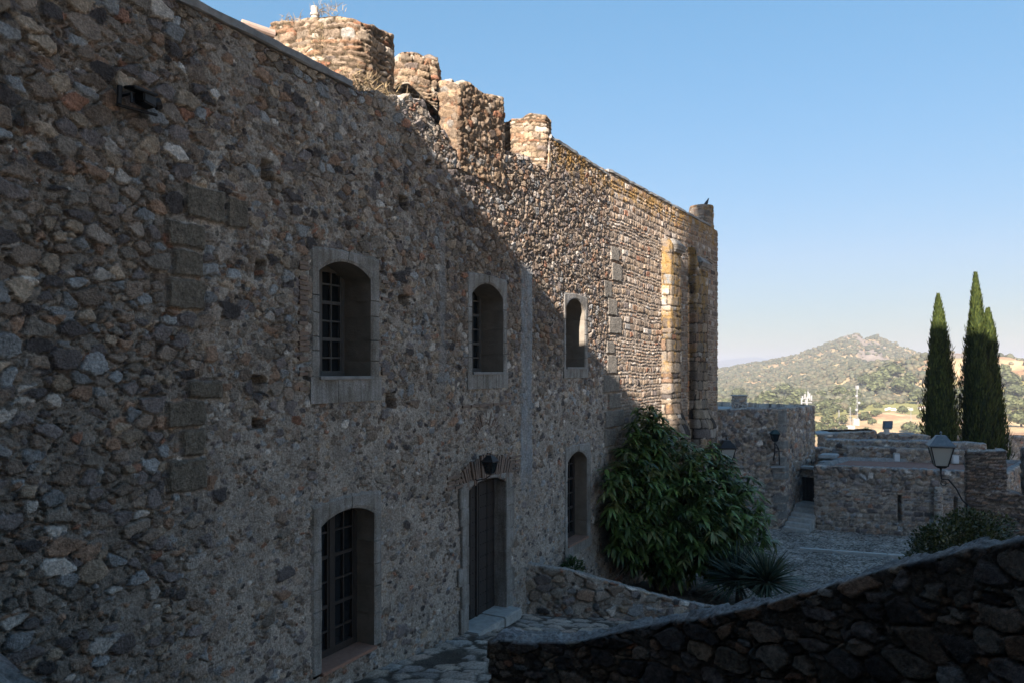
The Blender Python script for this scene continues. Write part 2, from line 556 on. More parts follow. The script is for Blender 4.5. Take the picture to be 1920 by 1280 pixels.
# ------------------------------------------------------------------ main wall frame of reference
D1 = np.array([.4673, .8841]); N1 = np.array([.8841, -.4673]); O1 = np.array([-8.70, 0.])
S_BEND = 24.6
B0 = O1 + D1 * S_BEND
D2 = np.array([.5267, .8502]); N2 = np.array([.8502, -.5267]); L2 = 10.88


def W1(s, q, z):
    p = O1 + D1 * s + N1 * q
    return np.array([p[0], p[1], z])


def W2(t, q, z):
    p = B0 + D2 * t + N2 * q
    return np.array([p[0], p[1], z])


def sz(x, y):
    Y = 8.70 / (.5286 - (x - HX) / F)
    return Y / .8841, (HY - y) * Y / F


def rect_px(x0, y0, x1, y1):
    a = sz(x0, (y0 + y1) / 2); b = sz(x1, (y0 + y1) / 2)
    m = sz((x0 + x1) / 2, y0); n = sz((x0 + x1) / 2, y1)
    return a[0], b[0], n[1], m[1]


BLOCKS = [rect_px(*r) for r in [(345, 352, 420, 415), (423, 372, 462, 430), (310, 417, 382, 466), (321, 469, 380, 520), (312, 523, 382, 580),
          (350, 711, 415, 748), (311, 750, 382, 801), (338, 804, 382, 856), (312, 859, 385, 920),
          (1143, 463, 1156, 490), (1145, 494, 1160, 528), (1131, 527, 1144, 560), (1138, 560, 1153, 592), (1140, 594, 1160, 626),
          (1137, 665, 1152, 700), (1130, 703, 1156, 735), (1140, 737, 1158, 765), (1133, 768, 1163, 800), (1132, 803, 1150, 836), (1136, 640, 1149, 662)]]
PUTLOGS = [rect_px(*r) for r in [(489, 302, 509, 338), (479, 490, 496, 524), (472, 703, 497, 737), (472, 783, 497, 803), (566, 697, 579, 711),
           (724, 735, 740, 766), (748, 368, 762, 393), (746, 553, 766, 571), (714, 484, 719, 512), (729, 548, 735, 560), (1028, 836, 1036, 860), (797, 300, 806, 312)]]
# windows: s0, s1, sill z, top z, arch rise
WIN = dict(
    up_a=(12.49, 13.69, -.08, 1.68, .20), up_b=(16.88, 18.18, -.02, 1.80, .26), up_c=(21.52, 22.77, .10, 1.88, .30),
    lo_a=(12.54, 13.78, -4.47, -2.14, .17), lo_c=(21.63, 22.94, -4.47, -2.12, .24), door=(16.70, 18.24, -5.12, -2.22, .12))
MARG = dict(up_a=(.20, .26, .20, .40), up_b=(.20, .20, .22, .34), up_c=(.16, .22, .16, .28),
            lo_a=(.24, .22, .22, .10), lo_c=(.20, .30, .22, .30), door=(.28, .30, .06, .1))


def hole_main(u, z):
    k = np.zeros(u.shape, bool)
    for n, (a, b, c, d, r) in WIN.items():
        ml, mr, mt, mb = MARG[n]
        k |= (u > a - ml + .05) & (u < b + mr - .05) & (z > c - mb + .05) & (z < d + mt - .05)
    return k


def field_main(u, z):
    sd = 301
    wob = (fbm(u * .8, z * .8, 9, 3) - .5) * 2.2
    A = 1 - sst(10.0, 10.9, u + wob * .5)                      # big stones on the near end
    Cz = sst(S_BEND - .4, S_BEND + .2, u + wob * .12)          # coursed far part
    up = sst(-1.6, .6, z + wob * .7) * (1 - A)                 # stonier towards the top
    far_up = sst(14.6, 17.5, u + wob) * sst(-.5, 1.3, z + wob * .8)
    low = 1 - sst(-3.2, -.8, z + wob)
    hc = base_mortar(u, z, sd, .036)
    # reddish / yellowish render patches in the mortar
    pm = sst(.45, .65, fbm(u * .5, z * .5, 55, 3))[..., None]
    hc = (hc[0] - .02 * A, hc[1] * np.where(pm > .5, 1.06, .96) * (1 - .25 * A[..., None]))
    p_s = np.clip(.55 * A * (1 - .3 * low) + (1 - A) * (.42 + .30 * up) + .4 * far_up, 0, .98) * (1 - Cz)
    hc = over(hc, stones(u, z, .095, .066, p_s, .014 + .013 * far_up, sd + 1))
    p_m = np.clip(.55 * A * (1 - .35 * low) + (1 - A) * (.14 + .42 * up) + .35 * far_up, 0, .95) * (1 - Cz)
    hc = over(hc, stones(u, z, .180, .130, p_m, .021 + .014 * far_up, sd + 2))
    p_b = np.clip(.66 * A * (1 - .45 * low) + (1 - A) * (.05 + .10 * up) - .2 * far_up, 0, .95) * (1 - Cz)
    hc = over(hc, stones(u, z, .265, .17, p_b, .030, sd + 3, PW_BIG, sharp=.07))
    p_c = Cz * .97
    hc = over(hc, courses(u, z, .205, .25, p_c, .034, sd + 4, PW_WARM))
    wt = (far_up * .8 + Cz)[..., None]; wt = np.clip(wt, 0, 1)
    hc = (hc[0], hc[1] * (1 - wt + wt * np.array((.80, .755, .72), np.float32)))
    h, col = hc
    # dressed granite blocks bonded into the rubble
    for k, (a, b, c, d) in enumerate(BLOCKS):
        e = np.minimum(np.minimum(u - a, b - u), np.minimum(z - c, d - z)) + .055 * (fbm(u * 7, z * 7, 70 + k, 3) - .55)
        m = sst(0, .02, e)
        halo = sst(-.05, -.01, e) * (1 - m)
        gcol = np.array((.205, .178, .142) if k < 9 else (.22, .20, .175), np.float32) * (.5 + .9 * fbm(u * 24, z * 24, 80 + k, 3))[..., None]
        h = h * (1 - halo) - .015 * halo
        h = h * (1 - m) + m * (.045 + .012 * fbm(u * 20, z * 20, 5, 3))
        col = col * (1 - m[..., None]) + gcol * m[..., None]
    for (a, b, c, d) in PUTLOGS:
        e = np.minimum(np.minimum(u - a, b - u), np.minimum(z - c, d - z)) + .05 * (vn(u * 12, z * 12, 61) - .5)
        m = sst(-.005, .03, e)
        h = h * (1 - m) - .26 * m
    # smooth grey streaks of mortar run down the face, and the crack beside the first
    s_a, _ = sz(974, 600); s_b, _ = sz(997, 600)
    zt, zb = sz(985, 475)[1], sz(985, 900)[1]
    m = sst(0, .06, np.minimum(u - s_a, s_b - u) + .05 * (vn(u * 3, z * 3, 12) - .5)) * sst(zt, zt - .5, z) * sst(zb - .6, zb + .5, z) * (.55 + .45 * sst(.35, .6, fbm(u * 5, z * 2, 19, 4)))
    g = np.array((.30, .315, .325), np.float32) * (.75 + .5 * fbm(u * 16, z * 16, 44, 4))[..., None]
    h = h * (1 - m) + m * (.035 + .012 * (fbm(u * 14, z * 14, 45, 4) - .5)); col = col * (1 - m[..., None]) + g * m[..., None]
    s_a, _ = sz(819, 600); s_b, _ = sz(836, 600)
    zt, zb = sz(830, 430)[1], sz(830, 720)[1]
    m = .6 * sst(0, .10, np.minimum(u - s_a, s_b - u) + .10 * (vn(u * 3, z * 3, 13) - .5)) * sst(zt + .4, zt - .5, z) * sst(zb - .6, zb + .5, z)
    g = np.array((.26, .262, .26), np.float32) * (.75 + .5 * fbm(u * 16, z * 16, 46, 4))[..., None]
    h = h * (1 - m) + m * (.03 + .015 * (fbm(u * 14, z * 14, 47, 4) - .5)); col = col * (1 - m[..., None]) + g * m[..., None]
    sc, _ = sz(837, 520)
    zc0, zc1 = sz(837, 562)[1], sz(837, 475)[1]
    cr = np.abs(u - sc - .03 * (vn(z * 3, z * 0, 3) - .5)) < .022 + .02 * (vn(z * 6, z * 0, 8) - .5)
    cr &= (z > zc0) & (z < zc1) & (vn(z * 5, z * 0 + 4, 5) > .35)
    h = np.where(cr, -.12, h)
    # render smoothed round the openings
    for n, (a, b, c, d, r) in WIN.items():
        ml, mr, mt, mb = MARG[n]
        dx = np.maximum(np.maximum(a - ml - u, u - b - mr), 0); dz = np.maximum(np.maximum(c - mb - z, z - d - mt), 0)
        dd = np.sqrt(dx * dx + dz * dz)
        m = 1 - sst(.03, .16, dd + .06 * vn(u * 6, z * 6, 15))
        h = h * (1 - m) + m * (np.minimum(h, .02) + .035 * (fbm(u * 8, z * 8, 25, 4) - .42))
    # yellow lichen on the upper courses of the far part
    top = np.interp(u, [19, S_BEND, S_BEND + 12], [5.6, 5.87, 5.87])
    dens = .60 * sst(2.1, .1, top - z) * sst(18.6, 20, u)
    col = lichen(u, z, col, dens, 501, (.36, .21, .06))
    return h, col


# ------------------------------------------------------------------ castle building
castle = empty('castle_building', (B0[0], B0[1], -6.5), 'long rubble stone castle building with round turret stubs and a sunlit top', 'castle building')
SX = [(0, 4.40), (655, 4.40), (657, 4.47), (690, 4.55), (740, 4.69), (800, 4.80), (830, 4.50), (850, 4.15), (945, 4.70), (1027, 4.88), (1030, 5.64), (1140, 5.80)]
s_prof = np.array([sz(x, 0)[0] for x, _ in SX] + [S_BEND + 30]); s_prof[0] = -5
z_prof = np.array([z for _, z in SX] + [5.80])


def top_main(u):
    z = np.interp(u, s_prof, z_prof)
    rag = sst(13.1, 13.4, u) * (1 - sst(21.3, 21.45, u))
    return z + rag * (.16 * (vn(u * 3.1, u * 0, 31) - .5) + .12 * (vn(u * 8, u * 0, 32) - .5))


def ground_z(X, Y):
    u = X * D1[0] + Y * D1[1]
    return np.interp(u, [-20, 2, 9.7, 13.3, 18.5, 24.2, 27.5, 40], [-4.7, -4.7, -4.92, -5.25, -6.05, -6.95, -7.3, -7.3])


S_START = 5.0
line = [O1 + D1 * S_START, B0]
for t in (L2,):
    line.append(B0 + D2 * t)
line.append(B0 + D2 * L2 - N2 * 2.2)


def cap_main(P, u):
    a = np.array([O1 + D1 * k - N1 * .8 for k in (S_START, S_BEND)] + [B0 + D2 * (L2 - .6) - N2 * .8])
    return cap_mid(a)(P, u)


masonry('wall', castle, STONE, line, -8.0, top_main, field_main, .0165, .0165, closed=False, cap_to=cap_main, rows=8,
        hole=hole_main, u0=S_START, soft=2, top_noise=.02)

# mass of the building behind the face (keeps light out, carries the turrets)
b = MB()
pl = [W1(S_START, -.45, 0)[:2], W1(S_BEND, -.45, 0)[:2], W2(L2 - .5, -.45, 0)[:2], W2(L2 - .5, -2.0, 0)[:2], W2(2, -11, 0)[:2], W1(S_START, -11, 0)[:2]]
# carved back at the reveals by staying behind them
pl = [W1(S_START, -.95, 0)[:2], W1(S_BEND, -.95, 0)[:2], W2(L2 - .9, -.95, 0)[:2], W2(L2 - .9, -2.0, 0)[:2], W2(2, -11, 0)[:2], W1(S_START, -11, 0)[:2]]
b.prism(pl, -8., 4.05)
b.build('roof', CONC, castle)


def sweep_slab(name, a, bp, q0, q1, z, th, mat, fn, step=.22, jit=.012):
    """long coping of a rough rectangular section"""
    n = int((bp - a) / step) + 1
    ss = np.linspace(a, bp, n)
    prof = [(q0, 0), (q0, .8), (q0 + (q1 - q0) * .3, 1.0), (q0 + (q1 - q0) * .75, 1.0), (q1 - .015, .95), (q1, .85), (q1, .12), (q1 - .02, 0)]
    vs = []
    for s in ss:
        gap = .02 if abs((s * 1.3) % 1) < .1 else 0
        for q, k in prof:
            p = fn(s, q - gap * (q > 0) + random.uniform(-jit, jit), z + th * k + random.uniform(-jit, jit) * .8 - gap)
            vs.append(p)
    k = len(prof); fs = []
    for i in range(n - 1):
        for j in range(k):
            j2 = (j + 1) % k
            fs.append((i * k + j, i * k + j2, (i + 1) * k + j2, (i + 1) * k + j))
    m = MB().add(vs, [f[::-1] for f in fs] + [tuple(range(k)), tuple((n - 1) * k + j for j in range(k))[::-1]])
    return m.build(name, mat, castle, smooth=False)


sweep_slab('coping', S_START, sz(655, 0)[0], -.75, .075, 4.40, .12, CONC, W1)
sweep_slab('coping', sz(1031, 0)[0], S_BEND + .02, -.75, .05, 5.66, .09, CONC, W1)
sweep_slab('coping', .0, L2 - 1.0, -.75, .05, 5.80, .09, CONC, W2)


def ring(c, r, n=48, sx=1., ang=0.):
    return [(c[0] + r * math.cos(2 * math.pi * k / n + ang), c[1] + r * sx * math.sin(2 * math.pi * k / n + ang)) for k in range(n)]


def turret(c, r, z0, zt, seed, cw=.27, ch=.18, ds=.022):
    f = fld(cw, ch, .045, .95, .7, seed, PW_WARM, 'courses', ti=np.array((.13, .11, .085), np.float32), wd=cw * 1.05, joint=.014)
    f = bright(f, (.88, .80, .71))
    zf = (lambda u: zt + .26 * (vn(u * 1.3, u * 0, seed) - .5) + .14 * (vn(u * 4, u * 0, seed + 1) - .5))
    rg = ring(c, r, 64); k_ = np.arange(64) / 64 * 6.283
    w_ = 1 + .07 * np.sin(k_ * 2 + seed) + .05 * np.sin(k_ * 5 + seed * 2) + .03 * np.sin(k_ * 9 + seed)
    rg = [tuple(np.array(c) + (np.array(p) - np.array(c)) * q) for p, q in zip(rg, w_)]
    return masonry('turret', castle, STONE, rg, z0, zf, f, ds, ds, True, cap_to=cap_point(c), rows=8, top_noise=.0, cap_amp=.06)


T1 = turret((-3.31, 13.6), 1.12, 4.0, 6.02, 41)
turret((-2.06, 15.5), .58, 4.0, 6.36, 43, .2, .14)
turret((-.88, 17.8), .58, 4.0, 6.50, 45, .2, .14)
turret((.38, 18.56), .56, 4.0, 6.12, 47, .24, .15)
# low wall inside the broken parapet and the surviving merlon
f_par = bright(fld(.24, .17, .05, .95, .6, 51, PW), (.75, .68, .6))
lp, md = strip_loop([W1(14.2, -.85, 0)[:2], W1(18.6, -.85, 0)[:2]], .5)
masonry('parapet', castle, STONE, lp, 3.9, lambda u: 5.18 + .25 * (vn(u * 2, u * 0, 8) - .5), f_par, .035, .035, True, cap_to=cap_mid(md), rows=5)
sm0, sm1 = sz(857, 0)[0], sz(944, 0)[0]
lp, md = strip_loop([W1(sm0, .02, 0)[:2], W1(sm1, .02, 0)[:2]], .42)
f_mer = bright(fld(.17, .13, .04, .95, .9, 53, PW_WARM), (.72, .64, .56))
masonry('merlon', castle, STONE, lp, 3.9, lambda u: 5.62 + .10 * np.sin(u * .9) + .22 * (vn(u * 2.6, u * 0, 18) - .5), f_mer, .026, .026, True, cap_to=cap_mid(md), rows=5)
# pier under the last turret, flush with the face
lp = ring((.62, 19.8), .62)
# pinnacle on the far corner
pc = W2(L2 - .55, -.50, 0)[:2]
f_pin0 = fld(.3, .24, .03, 1.0, .5, 57, PW_WARM, 'courses', joint=.014, wd=.34, ti=np.array((.2, .17, .14), np.float32))
f_pin = lambda u, z: (lambda hc: (hc[0], lichen(u, z, hc[1] * .75,   .46, 58, (.40, .24, .06))))(f_pin0(u, z))
masonry('pinnacle', castle, STONE, ring(pc, .47), 5.0, 6.76, f_pin, .03, .03, True, cap_to=cap_point(pc), rows=6, top_noise=.01, cap_amp=.02)


# buttresses on the far part
def buttress(t0, p, Lb, ztop_near, ztop_front, seed):
    o = W2(t0, -.15, 0)[:2]
    pts = [o, o + N2 * (p + .15), o + N2 * (p + .15) + D2 * Lb, o + D2 * Lb]
    pts = [np.array(k) for k in pts]
    f = fld(.5, .36, .03, 1., .3, seed, PW_WARM, 'courses', lich=.0, wd=.55, ti=np.array((.05, .045, .04), np.float32), joint=.016)
    f0 = f

    def f(u, z):
        h, c = f0(u, z)
        c = c * (.22 + np.array((.40, .40, .39), np.float32) * (.5 + 1.0 * fbm(u * 5, z * 5, seed + 2, 5))[..., None])
        return h, lichen(u, z, c, .36 + .20 * sst(-1.5, 3.2, z), seed, (.33, .205, .07))

    def flare(U, Z):
        return .34 * sst(-1.15, -2.3, Z) * sst(p * .5, p + .5, U)
    cen = o + N2 * .1 + D2 * Lb * .5
    zf = lambda u: np.interp(u, [0, p + .1, p + .35, p + Lb + .3], [ztop_near, ztop_near - .05, ztop_front, ztop_front])
    masonry('buttress', castle, STONE, pts, -8.0, zf, f, .03, .03, True, cap_to=cap_point(cen), rows=6, base_flare=flare, top_noise=.02, soft=3, cap_amp=.02)
    # moulded cap on the front half
    a = o + N2 * (p + .14) + D2 * .22
    m = MB()
    for k, (dz, ext) in enumerate(((0, .03), (.07, .10), (.15, .13))):
        c = o + N2 * (.15 + (p + ext) * .5) + D2 * (Lb * .5 + .16)
        m.frustum((c[0], c[1], 0), (*D2, 0), (*N2, 0), Lb * .72 + ext, p + ext + .05, ztop_front + dz - .22, Lb * .72 + ext + .05, p + ext + .10, ztop_front + dz - .14)
    c = o + N2 * (.15 + (p + .13) * .5) + D2 * (Lb * .5 + .16)
    m.frustum((c[0], c[1], 0), (*D2, 0), (*N2, 0), Lb * .72 + .18, p + .23, ztop_front + .005, Lb * .5, .1, ztop_front + .26)
    m.build('buttress_cap', GRANITE, castle, bevel=.012)


buttress(4.345, .34, 1.05, 4.52, 4.28, 61)
buttress(7.13, .30, 1.45, 4.62, 4.05, 63)


# ------------------------------------------------------------------ openings
def arch_pts(a, b, zs, zt, rise, n=14, nj=5, sd=0):
    """opening outline (left jamb up, arch, right jamb down) with a flag on the columns that are block joints"""
    rg = random.Random(sd)
    c = (a + b) / 2; w = (b - a) / 2
    R = (w * w + rise * rise) / (2 * rise)
    zc = zt - R
    H = zt - rise - zs

    def jamb():
        zz = [(H * k / 14, 0) for k in range(15)]
        for k in range(1, nj):
            t = H * (k + rg.uniform(-.25, .25)) / nj
            zz = [q for q in zz if abs(q[0] - t) > .02] + [(t - .011, 0), (t, 1), (t + .011, 0)]
        return sorted(zz)
    L = jamb(); Rj = jamb()
    pts = [(a, zs + t, f, 'l') for t, f in L[:-1]]
    a0 = math.asin(w / R)
    ths = [-a0 + 2 * a0 * k / n for k in range(n + 1)]
    pts += [(c + R * math.sin(t), zc + R * math.cos(t), 0, 'a') for t in ths]
    d = .011 / R
    tj = a0 * rg.uniform(-.12, .12)
    pts = [p for p in pts if not (p[3] == 'a' and abs(p[0] - (c + R * math.sin(tj))) < .03)]
    k = max(i for i, p in enumerate(pts) if p[3] == 'l' or p[0] < c + R * math.sin(tj))
    pts[k + 1:k + 1] = [(c + R * math.sin(t), zc + R * math.cos(t), f, 'a') for t, f in ((tj - d, 0), (tj, 1), (tj + d, 0))]
    pts += [(b, zs + t, f, 'r') for t, f in Rj[:-1][::-1]]
    return pts


def surround(key, parent, mat, proud=.035, q=-.60, revmat=PLASTER, hood=0.0):
    a, b, zs, zt, rise = WIN[key]
    ml, mr, mt, mb = MARG[key]
    pts = arch_pts(a, b, zs, zt, rise, sd=hash(key) % 7 if False else len(key) + int(a * 10))
    inn = [(p[0], p[1]) for p in pts]
    n = len(inn)
    ar = [i for i, p in enumerate(pts) if p[3] == 'a']
    out = []
    for i, (s, z, f, kd) in enumerate(pts):
        if kd == 'l': out.append((a - ml, z))
        elif kd == 'r': out.append((b + mr, z))
        else:
            if i == ar[0]: out.append((a - ml, zt + mt))
            elif i == ar[-1]: out.append((b + mr, zt + mt))
            else:
                tt = (s - a) / (b - a)
                out.append((a - ml + (b - a + ml + mr) * tt, zt + mt + hood * math.sin(math.pi * tt)))
    K = 6
    vs = []; fs = []
    for i, ((s, z), (S, Z)) in enumerate(zip(inn, out)):
        vs.append(W1(S, -.10, Z))
        chip = .012 * float(vn(np.array([s * 6. + 3]), np.array([z * 6.]), 3)[0])
        for k in range(K + 1):
            f = 1 - k / K
            if k: f = min(f, .86 * f + .02)
            ss = s + (S - s) * f; zz = z + (Z - z) * f
            g = .022 * (float(fbm(np.array([ss * 5.]), np.array([zz * 5.]), 21, 3)[0]) - .5)
            q0 = proud + g - (.026 if pts[i][2] else 0)
            if k == 0: q0 = -.012
            if k == K:
                q0 -= .012 + chip
            vs.append(W1(ss, q0, zz))
    k1 = K + 2
    for i in range(n - 1):
        for j in range(k1 - 1):
            fs.append((i * k1 + j, i * k1 + j + 1, (i + 1) * k1 + j + 1, (i + 1) * k1 + j))
    m = MB().add(vs, [f[::-1] for f in fs])
    # stones under the sill
    if mb > .15:
        w = b + mr - (a - ml); cuts = [0, .36, .68, 1.0]
        for c0, c1 in zip(cuts[:-1], cuts[1:]):
            m.box(W1(a - ml + w * c0 + .005, -.1, zs - mb), W1(a - ml + w * c1 - .005, -.1, zs - mb) - W1(a - ml + w * c0 + .005, -.1, zs - mb),
                  np.array([*N1, 0]) * (.1 + proud + .004), (0, 0, mb - .004))
    o = m.build('window_surround' if key != 'door' else 'door_surround', mat, parent)
    # reveal
    vs = []; fs = []; J = 6
    for (s, z) in inn:
        for k in range(J + 1):
            vs.append(W1(s + (.02 * (random.random() - .5) if 0 < k < J else 0), proud - .02 + (q - proud) * k / J, z))
    for i in range(n - 1):
        for j in range(J):
            fs.append((i * (J + 1) + j, i * (J + 1) + j + 1, (i + 1) * (J + 1) + j + 1, (i + 1) * (J + 1) + j))
    r = MB().add(vs, [f[::-1] for f in fs]).build('reveal', revmat, o, smooth=True)
    return o


def bar(m, a, b, q0, q1, z0, z1):
    m.box(W1(a, q0, z0), W1(b, q0, z0) - W1(a, q0, z0), W1(a, q1, z0) - W1(a, q0, z0), (0, 0, z1 - z0))


def window(key, timber, cols, rows, sillmat, sill_out=.05, q=-.55, fw=.06, bw=.028, panel=None, rails=None):
    a, b, zs, zt, rise = WIN[key]
    m = MB()
    bar(m, a - .02, a + fw, q - .05, q + .02, zs, zt); bar(m, b - fw, b + .02, q - .05, q + .02, zs, zt)
    bar(m, a + fw, b - fw, q - .05, q + .018, zs, zs + fw * 1.4); bar(m, a + fw, b - fw, q - .05, q + .018, zt - fw - .04, zt)
    c = (a + b) / 2
    bar(m, c - fw * .7, c + fw * .7, q - .05, q + .03, zs + fw * 1.4, zt - fw - .04)
    for side in (0, 1):
        x0 = a + fw if side == 0 else c + fw * .7
        x1 = c - fw * .7 if side == 0 else b - fw
        bar(m, x0 + .0, x0 + .035, q - .03, q + .012, zs + fw * 1.4, zt - fw - .04)
        bar(m, x1 - .035, x1, q - .03, q + .012, zs + fw * 1.4, zt - fw - .04)
        for k in range(1, cols):
            x = x0 + (x1 - x0) * k / cols
            bar(m, x - bw / 2, x + bw / 2, q - .03, q + .008, zs + fw * 1.4, zt - fw - .04)
        for k in range(1, rows):
            z = zs + (zt - zs) * k / rows
            w = bw * (1.9 if (rails and k in rails) else 1)
            bar(m, x0 + .036, x1 - .036, q - .03, q + .010 + (.006 if rails and k in rails else 0), z - w / 2, z + w / 2)
    o = m.build('window', timber, castle)
    g = MB(); bar(g, a - .03, b + .03, q - .045, q - .035, zs - .01, zt + .02)
    g.build('glass', GLASS, o)
    s_ = MB()
    s_.box(W1(a - .02, q + .02, zs - .05), W1(b + .02, q + .02, 0) - W1(a - .02, q + .02, 0), np.array([*N1, 0]) * (-q + sill_out), (0, 0, .052))
    s_.build('sill', sillmat, o, bevel=.008)
    return o


for k in ('up_a', 'up_b', 'up_c', 'lo_a', 'lo_c'):
    surround(k, castle, GRANITE, hood=.03 if k == 'lo_a' else 0, q=-.42 if k[:2] == 'lo' else -.62)
window('up_a', TIMB_G, 2, 6, CONC, rails=(2, 4))
window('up_b', TIMB_G, 2, 6, CONC, rails=(2, 4))
window('up_c', TIMB_G, 2, 6, CONC, rails=(2, 4))
window('lo_a', TIMB_D, 2, 6, TERRA, rails=(2, 4), fw=.08, q=-.36)
window('lo_c', TIMB_D, 2, 6, TERRA, rails=(2, 4), fw=.08, q=-.36)

# door with nailed planks, stone jambs, brick head and threshold
dsur = surround('door', castle, GRANITE, proud=.05, q=-.5, revmat=GRANITE)
a, b_, zs, zt, rise = WIN['door']
m = MB()
npl = 9
for k in range(npl):
    x0 = a - .02 + (b_ - a + .04) * k / npl; x1 = a - .02 + (b_ - a + .04) * (k + 1) / npl
    bar(m, x0 + .006, x1 - .006, -.30, -.235 + (.008 if k % 2 else 0), zs - .02, zt + .02)
bar(m, (a + b_) / 2 - .035, (a + b_) / 2 + .035, -.30, -.205, zs - .02, zt + .02)
for r in range(11):
    z = zs + .18 + (zt - zs - .3) * r / 10
    for k in range(14):
        s = a + .08 + (b_ - a - .16) * k / 13
        c = W1(s, -.232, z)
        n3 = np.array([*N1, 0]); t3 = np.array([*D1, 0]); z3 = np.array([0, 0, 1.])
        R = .019
        vs = [c + R * (math.cos(q) * t3 + math.sin(q) * z3) for q in np.arange(6) * math.pi / 3] + [c + .028 * n3]
        m.add(vs, [(i, (i + 1) % 6, 6) for i in range(6)])
m.build('door', TIMB_D, castle)
m = MB()
bar(m, a - .12, a + .95, -.42, .34, -5.32, -5.10); bar(m, a + .957, b_ + .16, -.42, .36, -5.32, -5.095)
m.build('threshold', STEP, castle, bevel=.02, jitter=.004)
# jamb stones, slightly proud and of uneven height
for side in (0, 1):
    m = MB()
    z = zs
    k = 0
    while z < zt - .25:
        h = random.uniform(.30, .52)
        w = random.uniform(.24, .40)
        z1 = min(z + h, zt - .05)
        if side == 0: bar(m, a - w, a - .003, -.14, .062 + .006 * (k % 2), z + .006, z1 - .006)
        else: bar(m, b_ + .003, b_ + w, -.14, .062 + .006 * (k % 2), z + .006, z1 - .006)
        z = z1; k += 1
    m.build('jamb', GRANITE, castle, bevel=.012, jitter=.003)


def brick_arch(name, sc, zc, r0, r1, a0, a1, nb, q1=.05, flat=False, mat=BRICK):
    m = MB()
    for k in range(nb):
        t = a0 + (a1 - a0) * (k + .5) / nb
        w = (a1 - a0) / nb * .36
        ri = r0 + random.uniform(-.02, .015); ro = r1 + random.uniform(-.03, .03)
        qq = q1 + random.uniform(-.02, .012)
        vs = []
        for q in (-.10, qq):
            for rr, s in ((ri, -1), (ri, 1), (ro, 1), (ro, -1)):
                tt = t + s * w * (r0 + r1) / 2 / rr
                vs.append(W1(sc + rr * math.sin(tt), q, zc + rr * math.cos(tt)))
        m.add(vs, [(3, 2, 1, 0), (4, 5, 6, 7), (0, 1, 5, 4), (1, 2, 6, 5), (2, 3, 7, 6), (3, 0, 4, 7)])
    return m.build(name, mat, castle, bevel=.006, jitter=.004)


sc = (a + b_) / 2
Rr = ((b_ - a) / 2 + .08) ** 2 / (2 * .20) + .1
brick_arch('brick_arch', sc, zt - Rr + .02, Rr - .01, Rr + .48, -math.asin(.93 / Rr), math.asin(.93 / Rr), 24)
brick_arch('relieving_arch', sc - .02, -1.52, .42, .68, -1.1, 1.2, 17, .018)
m = MB()
for k, (x0, x1, zz) in enumerate([(a - .75, a - .18, -2.05), (a - .72, a - .2, -2.15), (a - .78, a - .2, -2.25), (b_ + .22, b_ + .75, -1.92), (b_ + .2, b_ + .72, -2.02), (b_ + .22, b_ + .7, -2.12), (b_ + .2, b_ + .7, -2.22), (a - .2, b_ + .1, -.72)]):
    m = MB()
    n = max(2, int((x1 - x0) / .27))
    for i in range(n):
        xa = x0 + (x1 - x0) * i / n; xb = x0 + (x1 - x0) * (i + 1) / n
        bar(m, xa + .008, xb - .008, -.1, .03 + random.uniform(0, .025), zz, zz + .048)
    m.build('brick_course', BRICK, castle, jitter=.004)
a1_, b1_, zs1, zt1, _ = WIN['up_a']
for r in range(26):
    zz = zs1 - .2 + r * .072
    if random.random() < .25: continue
    for side in (0, 1):
        x0 = a1_ - .42 if side == 0 else b1_ + .28
        if side and random.random() < .5: continue
        x1 = x0 + random.uniform(.14, .2)
        m = MB(); bar(m, x0, x1, -.1, .028 + random.uniform(0, .02), zz, zz + .05)
        m.build('brick', BRICK, castle, jitter=.004)


# clay pipes on the big turret
m = MB()
p0 = np.array([-4.05, 12.72, 5.72]); dirp = np.array([-.80, -.60, .06])
m.tube([p0, p0 + dirp * .55], .075, 12)
m.build('pipe', mat_noise('clay_pipe', (.30, .22, .18), (.38, .29, .24), 8.), T1, smooth=False)
p0 = at(590, 28, 12.6)
m = MB(); m.tube([p0 - (0, 0, .5), p0 + (0, 0, .02), p0 + (0, 0, .13)], [.06, .06, .06], 12); m.tube([p0 - (0, 0, .02), p0 + (0, 0, .02)], .075, 12)
m.build('pipe', mat_noise('pale_pipe', (.30, .27, .24), (.40, .37, .33), 8.), T1)


# ------------------------------------------------------------------ leaves
def leaf_arrays(pos, d, up, L, Wd, bend=.25, prof=((0, .12), (.35, 1.), (.72, .75), (1., .04)), fold=.12):
    n = len(pos)
    d = d / (np.linalg.norm(d, axis=1)[:, None] + 1e-9)
    side = np.cross(d, up); side /= np.linalg.norm(side, axis=1)[:, None] + 1e-9
    nor = np.cross(side, d)
    V = []
    for t, w in prof:
        c = pos + d * (L * t)[:, None] - np.array([0, 0, 1.]) * (bend * L * t * t)[:, None]
        V.append(c - side * (Wd * w * .5)[:, None] + nor * (Wd * w * fold)[:, None])
        V.append(c + side * (Wd * w * .5)[:, None] + nor * (Wd * w * fold)[:, None])
    k = len(prof)
    V = np.stack(V, 1).reshape(-1, 3)
    base = np.arange(n)[:, None] * (2 * k)
    q = np.concatenate([base + np.array([[2 * i, 2 * i + 1, 2 * i + 3, 2 * i + 2]]) for i in range(k - 1)], 0)
    return V, q, 2 * k


def rnd_unit(n):
    v = RNG.normal(size=(n, 3)); return v / np.linalg.norm(v, axis=1)[:, None]


